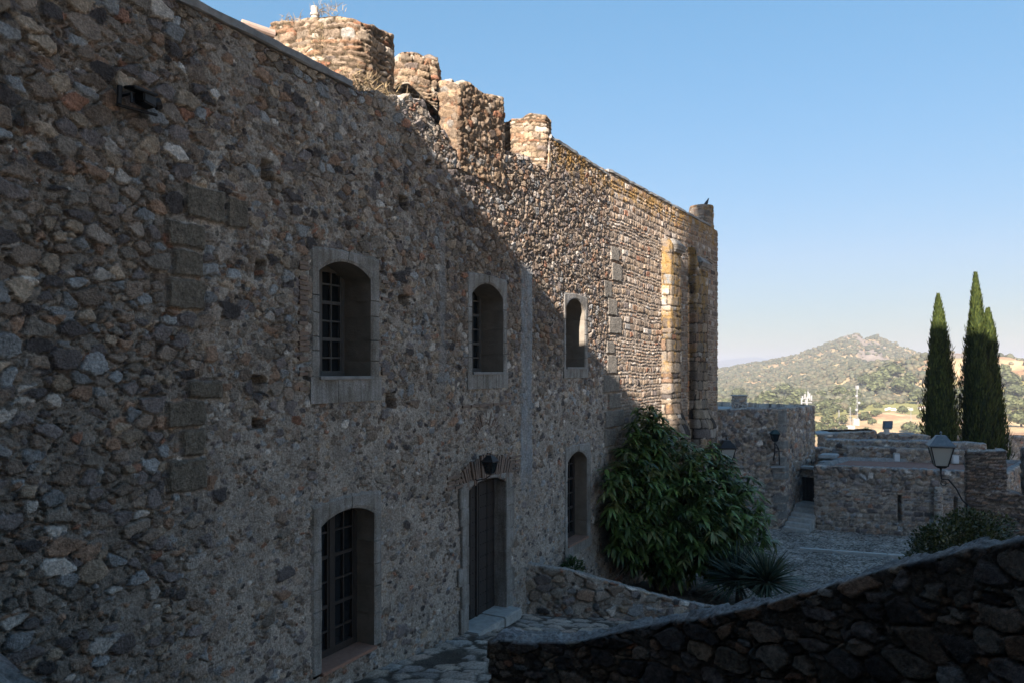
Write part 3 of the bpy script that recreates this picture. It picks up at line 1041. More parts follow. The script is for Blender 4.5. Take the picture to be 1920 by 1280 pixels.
# loquat-like tree against the wall
tb = at(1285, 1082, 23.0)
TREE_Z0 = float(ground_z(tb[0], tb[1]))
tree = empty('broadleaf_tree', (tb[0], tb[1], TREE_Z0), 'bushy dark green tree with long drooping leaves against the wall', 'tree')
blobs = [(1195, 845, 22.4, 1.05, 1.45), (1180, 900, 21.6, .95, 1.2), (1200, 975, 21.5, 1.05, 1.2), (1255, 890, 22.6, 1.3, 1.4), (1310, 900, 23.3, 1.1, 1.25),
         (1290, 975, 22.2, 1.6, 1.5), (1355, 930, 23.3, 1.15, 1.25), (1385, 985, 23.2, 1.1, 1.3), (1330, 1030, 22.3, 1.4, .85), (1240, 1030, 21.9, 1.2, .9), (1218, 818, 22.8, .7, .8), (1152, 925, 20.9, .60, 1.0), (1160, 985, 21.0, .6, .8)]
wc = []; wd = []
for (x, y, Y, rx, rz) in blobs:
    c = at(x, y, Y)
    n = int(95 * rx * rz)
    dv = rnd_unit(n); r = RNG.random(n) ** .35
    p = c + dv * np.stack([r * rx, r * rx * .9, r * rz], 1)
    wc.append(p); wd.append(dv)
wc = np.concatenate(wc); wd = np.concatenate(wd)
q2 = (wc[:, :2] - B0) @ N2; q1 = (wc[:, :2] - O1) @ N1
s1 = (wc[:, :2] - O1) @ D1
ok = (np.where(s1 > S_BEND, q2, q1) > .30) & (wc[:, 2] > TREE_Z0 + .35)
wc = wc[ok]; wd = wd[ok]
pos = []; dr = []; LL = []; WW = []; cc = []
for p, dv in zip(wc, wd):
    k = RNG.integers(8, 13)
    az = np.arange(k) * 2.4 + RNG.random() * 6
    el = RNG.uniform(-.70, .55, k)
    d = np.stack([np.cos(az) * np.cos(el), np.sin(az) * np.cos(el), np.sin(el)], 1) + dv * .45
    pos.append(np.repeat(p[None], k, 0) + RNG.normal(size=(k, 3)) * .03); dr.append(d)
    LL.append(RNG.uniform(.22, .42, k)); WW.append(RNG.uniform(.075, .115, k))
    base = np.array([.085, .130, .030]) * RNG.uniform(.4, 1.5)
    if RNG.random() < .10: base = np.array([.17, .18, .06]) * RNG.uniform(.6, 1.2)
    cc.append(np.repeat(base[None], k, 0) * RNG.uniform(.8, 1.25, (k, 1)))
pos = np.concatenate(pos); dr = np.concatenate(dr); LL = np.concatenate(LL); WW = np.concatenate(WW); cc = np.concatenate(cc)
V, q, k = leaf_arrays(pos, dr, np.tile([0, 0, 1.], (len(pos), 1)) + RNG.normal(size=(len(pos), 3)) * .25, LL, WW, .48)
mesh_np('crown', V, q, LEAF, tree, np.repeat(cc, k, 0))
m = MB()
for (x, y, Y, rx, rz) in blobs:
    c = at(x, y, Y)
    b0 = np.array([tb[0] + random.uniform(-.5, .3) - .6, tb[1] + random.uniform(-.4, .3) - .3, TREE_Z0 - .1])
    mid = b0 * .45 + c * .55 + np.array([random.uniform(-.2, .2), random.uniform(-.2, .2), .3])
    m.tube([b0, b0 * .75 + mid * .25 + (0, 0, .25), mid, c], [.085, .07, .05, .02], 7)
m.build('trunk', BARK, tree, smooth=True)


def yucca(px, py, Y, n, L, label, sd, tint):
    c = at(px, py, Y)
    z0 = float(ground_z(c[0], c[1]))
    o = empty('yucca', (c[0], c[1], z0), label, 'yucca plant', 'spiky yuccas at the planter edge')
    h = c[2]
    m = MB(); m.tube([(c[0], c[1], z0 - .1), (c[0] + .05, c[1], h)], [.10, .08], 8); m.build('trunk', BARK, o, smooth=True)
    dv = rnd_unit(n); dv[:, 2] = np.abs(dv[:, 2]) * 1.15 - .18
    po = np.repeat(np.array([[c[0], c[1], h]]), n, 0) + dv * .05
    Lg = L * RNG.uniform(.7, 1.1, n)
    V, q, k = leaf_arrays(po, dv, np.tile([0, 0, 1.], (n, 1)) + RNG.normal(size=(n, 3)) * .3, Lg, np.full(n, .052), .16, ((0, .7), (.3, 1.), (.7, .7), (1., .03)), .25)
    mesh_np('foliage', V, q, LEAF, o, np.repeat(np.array(tint) * RNG.uniform(.7, 1.35, (n, 1)), k, 0))


yucca(1438, 1092, 19.9, 300, 1.25, 'spiky green yucca rosette beside the paved yard, the right one of the pair', 1, (.075, .10, .065))
yucca(1384, 1088, 20.6, 280, 1.28, 'darker spiky yucca between the drooping tree and its fuller twin', 2, (.045, .068, .05))


def leafy(name, center_list, n, L, Wd, mat, parent, tints, zmin):
    P_ = []; Dv = []; nn_ = []
    tot = sum(r[0] * r[1] for _, r in center_list)
    for c, (rx, rz) in center_list:
        k = int(n * rx * rz / tot)
        dv = rnd_unit(k); r = RNG.random(k) ** .4
        lump = .82 + .36 * fbm(dv[:, 0] * 3 + c[0], dv[:, 2] * 3 + dv[:, 1] * 2, 3, 3)
        P_.append(np.array(c) + dv * np.stack([r * rx * lump, r * rx * lump, r * rz * lump], 1)); Dv.append(dv)
    P_ = np.concatenate(P_); Dv = np.concatenate(Dv)
    k = P_[:, 2] > zmin; P_ = P_[k]; Dv = Dv[k]
    n = len(P_)
    d = Dv + rnd_unit(n) * .8 + np.array([0, 0, .25])
    V, q, kk = leaf_arrays(P_, d, rnd_unit(n) * .7 + np.array([0, 0, 1.]), np.full(n, L) * RNG.uniform(.7, 1.3, n), np.full(n, Wd) * RNG.uniform(.7, 1.3, n), .1)
    t = np.array(tints)[RNG.integers(0, len(tints), n)] * RNG.uniform(.7, 1.3, (n, 1))
    return mesh_np(name, V, q, mat, parent, np.repeat(t, kk, 0))


# shrub below the rampart on the right
bc = at(1795, 1012, 17.0)
bz = float(ground_z(bc[0], bc[1]))
shrub = empty('shrub', (bc[0], bc[1], bz), 'low rounded olive green shrub in front of the rampart wall', 'shrub')
cl = [(at(1745, 1032, 16.6), (.42, .55)), (at(1785, 1010, 17.0), (.55, .60)), (at(1830, 1005, 17.2), (.55, .60)), (at(1868, 1000, 17.6), (.45, .5)),
      (at(1760, 1060, 16.6), (.7, .9)), (at(1820, 1060, 17), (.9, 1.0)), (at(1800, 1130, 17), (1.1, 1.2)), (at(1815, 985, 17.3), (.4, .4))]
leafy('foliage', cl, 16000, .085, .045, LEAF, shrub, [(.05, .06, .016), (.065, .075, .02), (.035, .05, .015)], bz)
m = MB()
for i in range(5):
    m.tube([(bc[0] + random.uniform(-.3, .3), bc[1] + random.uniform(-.2, .2), bz - .1), (bc[0] + random.uniform(-.7, .7), bc[1] + random.uniform(-.3, .3), bc[2] - .4)], [.05, .03], 6)
m.build('stem', BARK, shrub)
# weeds at the wall foot and on the broken wall top
wp = W1(21.4, .25, float(ground_z(*W1(21.4, .25, 0)[:2])))
weed = leafy('weed', [((wp[0], wp[1], -4.95), (.28, .22))], 260, .14, .05, LEAF, None, [(.04, .07, .02)], -9)
tag(weed, 'small green weed growing behind the sloping planter wall', 'weed')


def dry_tuft(pos_list, n, L, name, label):
    P_ = np.concatenate([np.array(c)[None] + RNG.normal(size=(n, 3)) * np.array(s) for c, s in pos_list])
    k = len(P_)
    d = rnd_unit(k) * .8 + np.array([0, 0, .9])
    V, q, kk = leaf_arrays(P_, d, rnd_unit(k), np.full(k, L) * RNG.uniform(.4, 1.2, k), np.full(k, .010), .2, ((0, 1), (.5, .8), (1, .1)))
    t = np.array([(.40, .30, .17), (.33, .25, .16), (.24, .19, .13)])[RNG.integers(0, 3, k)] * RNG.uniform(.7, 1.2, (k, 1))
    o = mesh_np(name, V, q, DRYGRASS, None, np.repeat(t, kk, 0))
    return tag(o, label, 'dry weeds', 'dried weeds on the wall tops')


dry_tuft([(W1(13.55, -.25, 4.50), (.16, .10, .05)), (W1(14.05, -.22, 4.62), (.22, .10, .05)), (W1(13.9, -.5, 4.8), (.2, .12, .12))], 240, .20, 'dry_weeds', 'grey brown dried weeds on the broken wall top below the big turret')
dry_tuft([(at(545, 42, 12.75), (.10, .06, .05)), (at(615, 20, 12.6), (.13, .08, .05)), (at(600, 60, 12.44), (.10, .05, .18)), (at(598, 100, 12.44), (.07, .05, .2))], 90, .16, 'dry_weeds', 'straw coloured dried grass tuft growing on the big round turret')

# ------------------------------------------------------------------ sloping planter wall
lineP = [(.10, 17.1), (1.5, 17.0), (2.9, 17.25), (4.3, 17.9), (5.4, 18.8), (6.2, 19.7)]
lineP = smooth2(np.array([np.array(lineP[0]) * (1 - t) + np.array(lineP[1]) * t for t in np.linspace(0, 1, 6)] + [np.array(lineP[i]) * (1 - t) + np.array(lineP[i + 1]) * t for i in range(1, 5) for t in np.linspace(0, 1, 6)[1:]]), False, 4)
lp, md = strip_loop(lineP, .36)
zmap = lambda P: None


def planter_top(u):
    Lh = np.linalg.norm(np.diff(lineP, axis=0), axis=1).sum()
    uu = np.where(u > Lh + .36, 2 * Lh + .36 - u, np.minimum(u, Lh))
    return np.interp(uu, [0, 1.2, 2.6, 4.2, 5.6, Lh], [-4.37, -4.55, -4.98, -5.52, -5.95, -6.25])


pw = masonry('planter_wall', None, STONE, lp, -7.2, planter_top, fld(.30, .2, .045, .8, .6, 71), .03, .03, True, cap_to=cap_mid(md), rows=6, top_noise=.03,
             capcol=(.33, .33, .32), cap_amp=.025)
tag(pw, 'low rubble wall sloping down from the studded door along the planter', 'garden wall')

# foreground parapet wall curving up to the right
fp = []
for x, Y in [(919, 6.25), (1000, 6.08), (1100, 5.85), (1200, 5.6), (1300, 5.32), (1420, 5.0), (1500, 4.75), (1600, 4.45), (1700, 4.2), (1800, 3.95), (1920, 3.65), (2060, 3.3), (2300, 2.6), (2600, 1.6)]:
    fp.append(((x - HX) / F * Y, Y))
FPY = [(919, 1203), (1000, 1203), (1100, 1198), (1200, 1180), (1300, 1160), (1420, 1137), (1500, 1112), (1600, 1083), (1700, 1052), (1800, 1027), (1920, 1005)]
fl = smooth2(np.array([np.array(fp[i]) * (1 - t) + np.array(fp[i + 1]) * t for i in range(len(fp) - 1) for t in (0, .25, .5, .75)] + [np.array(fp[-1])]), False, 4)
Lf = np.concatenate([[0], np.cumsum(np.linalg.norm(np.diff(fl, axis=0), axis=1))])
xi = HX + F * fl[:, 0] / fl[:, 1]
yi = np.interp(xi, [p[0] for p in FPY], [p[1] for p in FPY])
zi = np.where(xi < 1935, (HY - yi) / F * fl[:, 1], -.80)
lp, md = strip_loop(fl, .42)


def fg_top(u):
    uu = np.where(u > Lf[-1] + .42, 2 * Lf[-1] + .42 - u, np.minimum(u, Lf[-1]))
    return np.interp(uu, Lf, zi)


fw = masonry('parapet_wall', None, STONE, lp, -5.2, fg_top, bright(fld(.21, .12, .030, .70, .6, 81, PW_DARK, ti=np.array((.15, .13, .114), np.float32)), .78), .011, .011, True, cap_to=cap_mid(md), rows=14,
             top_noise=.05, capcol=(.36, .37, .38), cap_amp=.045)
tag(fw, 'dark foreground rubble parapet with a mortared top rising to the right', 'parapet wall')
lp, md = strip_loop([(-3.4, 3.3), (-2.4, 3.06), (-1.75, 2.92), (-1.2, 2.85)], .4)
lw = masonry('parapet_wall', None, STONE, lp, -4.9, lambda u: np.interp(u, [0, 1.03, 1.7, 2.25, 2.7, 3.2, 4.0, 5.2], [-.92, -1.32, -1.62, -1.9, -1.9, -1.6, -1.3, -.92]), fld(.26, .18, .045, .8, .6, 83, PW_DARK, ti=np.array((.15, .13, .11), np.float32)), .014, .016, True, cap_to=cap_mid(md), rows=12,
             capcol=(.24, .25, .26), cap_amp=.02, top_noise=.015)
tag(lw, 'mortared grey end of a low parapet in the bottom left corner', 'parapet wall')
# terrace under the viewpoint and the steps going down from it
m = MB(); m.prism([(-6.5, -4.5), (4.5, -4.5), (4.5, 1.2), (2.4, 2.6), (-1.0, 2.7), (-6.5, 2.7)], -5.3, -1.62)
for i in range(10):
    m.box((-.9 - .03 * i, 2.701 + .3 * i, -5.3), (2.3 - .12 * i, 0, 0), (0, .299, 0), (0, 0, 5.3 - 1.80 - .19 * i))
o = m.build('terrace', CONC, None, bevel=.01); tag(o, kind='structure')

# ------------------------------------------------------------------ courtyard ground
gx = np.arange(-7, 24, .055); gy = np.arange(8.5, 40, .055)
GX, GY = np.meshgrid(gx, gy, indexing='ij'); GX = GX.astype(np.float32); GY = GY.astype(np.float32)
uu = GX * D1[0] + GY * D1[1]
hz = ground_z(GX, GY)
fl_m = 1 - sst(19.2, 20.6, uu + (fbm(GX * .6, GY * .6, 4, 3) - .5) * 1.5)
soil = sst(0, .5, uu * 0 + (GY - np.interp(GX, lineP[:, 0], lineP[:, 1])) - .2) * sst(6.9, 6.0, GX + .25 * (GY - 19.5) * 0) * sst(25.2, 24.2, GY)
hc = base_mortar(GX, GY, 121, .03, np.array((.12, .11, .098), np.float32))
s1_ = stones(GX, GY, .42, .34, .93, .035, 122, sharp=.10, tilt=.25)
s2_ = stones(GX, GY, .15, .12, .95, .016, 123, sharp=.16, tilt=.3)
GREY = np.array((.40, .39, .38), np.float32)
s1_ = (s1_[0] * fl_m, s1_[1], s1_[2] * .75 + GREY * .55)
s2_ = (s2_[0] * (1 - fl_m), s2_[1], s2_[2] * .40 + GREY * .62)
hc = over(over(hc, s2_), s1_)
hs, cs = base_mortar(GX, GY, 131, .10, np.array((.14, .115, .09), np.float32))
hc = (hc[0], hc[1] * (.55 + .9 * fbm(GX * .9, GY * .9, 140, 5))[..., None] * np.array((1.04, 1., .95), np.float32))
hh = hc[0] * (1 - soil) + hs * soil; cg = hc[1] * (1 - soil[..., None]) + cs * soil[..., None]
n, mm = GX.shape
idx = np.arange(n * mm).reshape(n, mm)
q = np.stack([idx[:-1, :-1], idx[1:, :-1], idx[1:, 1:], idx[:-1, 1:]], -1).reshape(-1, 4)
cy = mesh_np('courtyard', np.stack([GX, GY, hz + hh], -1).reshape(-1, 3), q, STONE, None, cg.reshape(-1, 3))
tag(cy, kind='structure')
# pale kerb strip set in the yard
a_ = at(1500, 1029.5, 1400 * 7.25 / (1029.5 - HY)); b2 = at(1735, 1047, 1400 * 7.25 / (1047 - HY))
m = MB()
dv = (b2 - a_); L_ = np.linalg.norm(dv); dv /= L_; pv = np.array([-dv[1], dv[0], 0])
x = 0
while x < L_:
    w = random.uniform(.7, 1.3)
    p = a_ + dv * x
    m.box((p[0], p[1], -7.32), dv * (w - .03), pv * .20, (0, 0, .135)); x += w
o = m.build('kerb_strip', mat_noise('pale_kerb', (.36, .36, .35), (.50, .50, .48), 6.), None, bevel=.01); tag(o, kind='structure')

# ------------------------------------------------------------------ tower building at the back
twc = np.array([12.6, 34.6])
eV = np.array([.647, .762]); wV = np.array([.762, -.647])
tower = empty('tower_building', (twc[0], twc[1], -7.3), 'square flat roofed rubble stone building with a chimney beyond the tree', 'building')
pts = [(6.6, 34.7), (12.6, 34.6), (15.35, 37.85), (11.5, 41.2), (6.2, 40.0)]


def f_tower(u, z):
    h, col = fld(.24, .19, .05, .93, .75, 141)(u, z)
    d = np.abs(u - 6.0)
    row = np.floor(z / .36); k = hsh(row, row * 0, 5) * .35 + .2
    m = sst(.02, -.02, d - k) * sst(.0, .03, np.abs(z / .36 - np.floor(z / .36) - .5) * -1 + .47) * (hsh(row, row * 0, 9) > .35)
    g = np.array((.20, .20, .19), np.float32) * (.7 + .6 * fbm(u * 9, z * 9, 12, 3))[..., None]
    br = sst(-3.9, -4.6, z + .5 * (vn(u, z, 3) - .5))[..., None]
    col = col * (1 - br * .0)
    return h * (1 - m) + .045 * m, col * (1 - m[..., None]) + g * m[..., None]


cen = np.array([10.6, 37.7])
masonry('wall', tower, STONE, pts, -7.6, lambda u: np.interp(u, [0, 6, 10.2, 16], [-1.82, -1.74, -1.76, -1.7]), f_tower, .05, .05, True,
        cap_to=lambda P, u: P + (cen - P) * (.42 / np.linalg.norm(cen - P, axis=1))[:, None], rows=4, drop=.35, top_noise=.025)
m = MB(); m.prism([tuple(np.array(p) + (cen - np.array(p)) * .06) for p in pts], -2.25, -1.92); m.build('roof', SLATE, tower)
chc = at(1386, 750, 37.3)[:2]
hw = .30
sq = [(chc[0] - hw, chc[1] - hw), (chc[0] + hw, chc[1] - hw), (chc[0] + hw, chc[1] + hw), (chc[0] - hw, chc[1] + hw)]
masonry('chimney', tower, STONE, sq, -2.2, -1.25, fld(.2, .14, .03, .95, .5, 151, style='courses', wd=.25), .04, .04, True, cap_to=cap_point(chc), rows=3, top_noise=.01)
m = MB(); m.box((chc[0] - hw - .05, chc[1] - hw - .05, -1.245), (2 * hw + .1, 0, 0), (0, 2 * hw + .1, 0), (0, 0, .05)); m.build('chimney_cap', SLATE, tower, bevel=.01)
# sloping string course over the stair passage and a pale ledge below the bracket lamp
m = MB(); o3 = np.array([twc[0], twc[1], 0.])
m.box(at(1443, 876, 34.5), (.72, 0, 0), (0, -.14, 0), (0, 0, .07))
m.build('ledge', SLATE, tower, bevel=.01)

# stairs in the passage
stair = empty('staircase', (13.3, 34.4, -7.3), 'short flight of stone steps climbing between the tower and the terrace building', 'stairs')
W3 = lambda e, w, z: np.array([twc[0] + eV[0] * e + wV[0] * w, twc[1] + eV[1] * e + wV[1] * w, z])
for i in range(6):
    m = MB()
    e0 = -.45 + .36 * i
    m.box(W3(e0, .06, -7.6), W3(0, 1.12, 0) - W3(0, 0, 0), W3(.355 if i < 5 else 1.0, 0, 0) - W3(0, 0, 0), (0, 0, .3 + .17 * (i + 1)))
    m.build('step', STEP, stair, bevel=.03, jitter=.006)
pd = empty('passage_wall', W3(2.2, 0, -6.3), 'rubble wall with a dark wooden door at the head of the stone steps', 'wall')
pp = [W3(2.25, -.1, 0)[:2], W3(2.25, 1.4, 0)[:2]]
lp, md = strip_loop(pp, .4)
masonry('wall', pd, STONE, lp, -7.3, -4.72, fld(.2, .16, .03, .9, .6, 161), .05, .05, True, cap_to=cap_mid(md), rows=4, hole=lambda u, z: (u > .14) & (u < 1.1) & (z < -5.12))
m = MB()
for k in range(6):
    m.box(W3(2.30, .05 + .16 * k, -6.45), W3(0, .152, 0) - W3(0, 0, 0), W3(.05, 0, 0) - W3(0, 0, 0), (0, 0, 1.42))
m.build('door', TIMB_D, pd)
m = MB(); m.box(W3(2.0, -.15, -4.71), W3(0, 1.6, 0) - W3(0, 0, 0), W3(.6, 0, 0) - W3(0, 0, 0), (0, 0, .12)); m.build('lintel', SLATE, pd, bevel=.015, jitter=.005)

# terrace building
low = empty('terrace_building', (16.5, 33.4, -7.3), 'low stone building with arrow slits and a reddish roof terrace', 'building')
pts = [(13.95, 34.45), (21.0, 31.6), (25, 36.2), (16.55, 37.55)]


def f_low(u, z):
    h1, c1 = fld(.25, .22, .055, .95, .7, 171, style='courses', wd=.30)(u, z)
    h2, c2 = fld(.26, .24, .065, .92, .5, 173)(u, z)
    k = sst(-5.2, -5.0, z + .2 * (vn(u, z, 3) - .5))
    return h1 * (1 - k) + h2 * k, c1 * (1 - k[..., None]) + c2 * k[..., None]


SL = [(3.45, 3.55, -6.75, -5.52), (5.62, 5.71, -6.6, -5.45)]


def f_low2(u, z):
    h, c = f_low(u, z)
    for a, b, c0, c1 in SL:
        m = sst(0, .03, np.minimum(np.minimum(u - a + .02, b + .02 - u), np.minimum(z - c0, c1 - z)))
        h = h * (1 - m) - .4 * m
    return h, c


cen2 = np.array([19, 35.])
masonry('wall', low, STONE, pts, -7.6, -4.33, f_low2, .045, .045, True, cap_to=lambda P, u: P + (cen2 - P) * (.40 / np.linalg.norm(cen2 - P, axis=1))[:, None], rows=4, drop=.25,
        top_noise=.025, capcol=(.22, .23, .24))
m = MB(); m.prism([tuple(np.array(p) + (cen2 - np.array(p)) * .05) for p in pts], -4.8, -4.47); m.build('terrace_floor', REDFLOOR, low)

# pilaster on its front
pa = np.array([13.95, 34.45]); dv = np.array([7.05, -2.85]); dv /= np.linalg.norm(dv); nv = np.array([dv[1], -dv[0]])
c0 = pa + dv * 4.85
masonry('pilaster', low, STONE, [c0, c0 + nv * .28, c0 + nv * .28 + dv * .30, c0 + dv * .30], -7.5, -5.05, fld(.24, .17, .03, .95, .5, 175, style='courses', wd=.25), .045, .045, True, cap_to=cap_point(c0 + nv * .14 + dv * .15), rows=3)


def tier(line, th, z0, zt, seed, label, capc=None, ds=.055, cat='wall', sty='rubble'):
    lp, md = strip_loop(line, th)
    o = masonry('stone_wall', None, STONE, lp, z0, zt, fld(.25, .20, .05, .94, .7, seed, style=sty), ds, ds, True, cap_to=cap_mid(md), rows=4, top_noise=.03, capcol=capc)
    return tag(o, label, cat)


w_a = tier([at(1588, 850, 37.9)[:2], at(1830, 850, 35.6)[:2]], .45, -5, -3.82, 181, 'low cobbled wall closing the reddish roof terrace', (.22, .19, .17))
w_b = tier([at(1553, 830, 39.3)[:2], at(1700, 830, 38.6)[:2], at(1850, 830, 37.2)[:2]], .7, -5, lambda u: -3.62 + .02 * np.sin(u * 3), 183, 'rubble wall topped with thin grey slabs behind the terrace', (.25, .27, .29))
w_c = tier([at(1535, 812, 43.5)[:2], at(1643, 812, 42.5)[:2]], .6, -6, lambda u: np.interp(u, [0, 4, 4.3, 9], [-3.62, -3.36, -3.36, -3.62]), 185, 'highest rubble parapet just right of the tower building')
w_d = tier([at(1646, 812, 42.6)[:2], at(1745, 812, 42.0)[:2]], .9, -6, lambda u: np.interp(u, [0, 2, 4, 9], [-3.5, -3.58, -3.72, -3.6]), 187, 'parapet stump carrying the floodlight behind the terrace walls', (.26, .28, .30))
w_e = tier([at(1780, 812, 51)[:2], at(1960, 812, 51)[:2]], .5, -7, lambda u: -4.45 + .03 * np.sin(u), 189, 'distant low rubble wall behind the cypress trees')
# grey slabs lying on the walls
for (x0, x1, y, Y, lab) in ((1532, 1562, 814.5, 40.6, 'grey stone slab on the wall end beside the tower building'), (1686, 1727, 818.0, 42.2, 'long grey stone slab on the parapet behind the floodlight')):
    p = at(x0, y, Y); w = (x1 - x0) / F * Y
    m = MB(); m.box(p, (w, .0, 0), (.15, 1.1, .03), (0, 0, .09))
    tag(m.build('stone_slab', SLATE, None, bevel=.02, jitter=.01), lab, 'slab', 'slabs on the walls')
# pier and slab steps beside the tower
pq = tier([at(1531, 830, 38.2)[:2], at(1556, 830, 38.2)[:2]], .8, -6, -3.95, 191, 'short stone pier beside the tower corner', (.22, .24, .25))
m = MB()
p = at(1534, 868, 36.4); m.box(p, (.95, -.25, 0), (1.3, 1.6, 0), (0, 0, .10))
p = at(1534, 858, 37.0); m.box(p, (.75, -.2, 0), (.6, .9, 0), (0, 0, .16))
tag(m.build('stone_slab', SLATE, None, bevel=.02, jitter=.01), 'stepped grey slabs at the corner of the roof terrace', 'slab', 'slabs on the walls')

# ------------------------------------------------------------------ rampart on the right
ramp = empty('rampart_wall', (14.5, 22.2, -7.0), 'crenellated rubble rampart of thin courses behind the shrub', 'rampart')
R0 = np.array([13.38, 22.0]); RD = np.array([.86, -.51]); RD /= np.linalg.norm(RD); RN = np.array([RD[1], -RD[0]])
f_r = fld(.26, .095, .045, .96, .6, 201, PW_DARK, style='courses', wd=.36, ti=np.array((.14, .115, .095), np.float32))
lp, md = strip_loop([R0, R0 + RD * 7], .85)
masonry('wall', ramp, STONE, lp, -7.6, lambda u: np.interp(u, [0, 1.0, 1.25, 1.5, 8], [-3.45, -3.45, -3.52, -3.62, -3.62]), f_r, .035, .035, True, cap_to=cap_mid(md), rows=5)
lp, md = strip_loop([R0 + RD * .0, R0 + RD * .98], .85)
masonry('merlon', ramp, STONE, lp, -3.7, lambda u: -2.36 + .06 * np.sin(u * 2), f_r, .035, .035, True, cap_to=cap_mid(md), rows=5, u0=3, top_noise=.06)
lp, md = strip_loop([R0 + RD * 1.42 - RN * .05, R0 + RD * 7], .8)
masonry('merlon', ramp, STONE, lp, -3.7, lambda u: np.interp(u, [0, 1, 20], [-2.34, -2.26, -2.2]), fld(.22, .16, .05, .9, .6, 205, PW_DARK), .035, .035, True, cap_to=cap_mid(md), rows=5, top_noise=.07)

# ------------------------------------------------------------------ lanterns
def lantern(c, s, ax, bracket, label, roofmat=LEAD, glassmat=MILK):
    """four-sided tapering lantern: c = centre of the eaves; s = eaves width"""
    c = np.array(c, float)
    o = empty('wall_lantern', c, label, 'lantern', 'iron lanterns on the castle walls')
    ax = np.array([ax[0], ax[1], 0.]); ay = np.array([-ax[1], ax[0], 0.])
    r = MB()
    r.frustum(c, ax, ay, s * 1.12, s * 1.12, -.04 * s, s * 1.12, s * 1.12, .02 * s)
    r.frustum(c, ax, ay, s * 1.06, s * 1.06, .021 * s, s * .46, s * .46, .40 * s)
    r.frustum(c, ax, ay, s * .48, s * .48, .401 * s, s * .40, s * .40, .46 * s)
    r.tube([c + (0, 0, .46 * s), c + (0, 0, .52 * s), c + (0, 0, .58 * s), c + (0, 0, .66 * s)], [.05 * s, .03 * s, .06 * s, .008 * s], 8)
    r.build('lantern_roof', roofmat, o)
    g = MB(); g.frustum(c, ax, ay, s * .50, s * .50, -.92 * s, s * .92, s * .92, -.045 * s); g.build('glass', glassmat, o)
    f = MB()
    for i, j in ((-1, -1), (1, -1), (1, 1), (-1, 1)):
        f.tube([c + ax * i * s * .255 + ay * j * s * .255 - (0, 0, .94 * s), c + ax * i * s * .47 + ay * j * s * .47 - (0, 0, .035 * s)], .026 * s, 5)
    for z, w in ((-.94, .27), (-.06, .475)):
        k = [c + ax * i * s * w + ay * j * s * w + np.array([0, 0, z * s]) for i, j in ((-1, -1), (1, -1), (1, 1), (-1, 1), (-1, -1))]
        for p, q_ in zip(k[:-1], k[1:]): f.tube([p, q_], .024 * s, 5)
    f.frustum(c, ax, ay, s * .30, s * .30, -1.05 * s, s * .54, s * .54, -.945 * s)
    f.tube([c - (0, 0, 1.05 * s), c - (0, 0, 1.16 * s)], .05 * s, 7)
    f.build('frame', IRON, o)
    bm_ = MB()
    for pts_, rr in bracket: bm_.tube(pts_, rr, 7)
    bm_.build('bracket', IRON, o, smooth=True)
    return o


def curl(c, r, t, n=12, a0=0., turns=1.2):
    t = np.array(t, float)
    return [np.array(c) + t * (r * (1 - .5 * k / n) * math.cos(a0 + 6.283 * turns * k / n)) + np.array([0, 0, 1.]) * (r * (1 - .5 * k / n) * math.sin(a0 + 6.283 * turns * k / n)) for k in range(n + 1)]


# over the studded door
n3 = np.array([*N1, 0])
c = W1(16.93, .40, 0); c[2] = -1.78
lantern(c, .25, D1, [([c - (0, 0, .29), c - (0, 0, .36) - n3 * .12, c - (0, 0, .40) - n3 * .30, c - (0, 0, .30) - n3 * .44], .012)], 'small dark lantern over the studded castle door', IRON, GLASS)
# at the far end of the castle wall
c = at(1362, 838, 29.3)
lantern(c, .62, (1, 0), [([c - (0, 0, .72), c - (.35, -.15, .80), c - (.8, -.5, .60)], .025)], 'black framed lantern with pale panes at the end of the tall wall', IRON, MILK)
# on the tower building
c = at(1453, 812, 34.25)
lantern(c, .36, (1, 0), [([c - (0, 0, .42), c - (0, 0, .62), c + (-.02, .1, -1.25)], .03), ([c + (.25, .1, -1.45), c + (.22, .1, -.75), c + (.05, .05, -.45)], .025), (curl(c + (.1, .08, -.75), .12, (1, 0, 0)), .018),
         ([c + (-.1, .15, -1.42), c + (.3, .3, -1.42)], .02)], 'dark green lantern on a scrolled bracket on the tower building', mat_noise('green_metal', (.02, .045, .05), (.04, .07, .075), 20.), GLASS)
# large one on the rampart
c = at(1764, 834, 21.8)
t = np.array([.72, .2, 0])
lantern(c, .63, (.93, -.36), [([c - (0, 0, .72), c - (-.02, 0, .98), c + (.25, .05, -1.0), c + (.50, .08, -1.28), c + (.70, .12, -1.62), c + (.98, .18, -1.85)], .022),
                             (curl(c + (.10, .02, -1.10), .10, (1, 0, 0), a0=1.5), .014)], 'large lantern with a grey hipped metal roof on the rampart bracket', LEAD, MILK)

# ------------------------------------------------------------------ floodlights, boxes, bird
p = W1(*[sz(240, 187)[0], 0, sz(240, 187)[1]])
fo = empty('floodlight', p, 'black floodlight on a bent bracket on the near castle wall', 'floodlight')
m = MB()
d3 = np.array([*D1, 0]); z3 = np.array([0, 0, 1.])
m.tube([p - d3 * .10 + z3 * .0, p - d3 * .10 + n3 * .20 - z3 * .0, p - d3 * .10 + n3 * .20 - z3 * .10], .016, 8)
m.tube([p - d3 * .17 - z3 * .12 + n3 * .05, p + d3 * .22 - z3 * .14 + n3 * .2], .018, 8)
m.tube([p - d3 * .19 - z3 * .13 + n3 * .12, p - d3 * .18 + z3 * .07 + n3 * .12], .028, 8)
m.build('bracket', IRON, fo)
m = MB()
m.box(p + d3 * -.12 + n3 * .08 + z3 * .07, d3 * .30, n3 * .20 - z3 * .03, z3 * .035)
m.box(p + d3 * .02 + n3 * .08 - z3 * .05, d3 * .16 - z3 * .03, n3 * .17, z3 * .12)
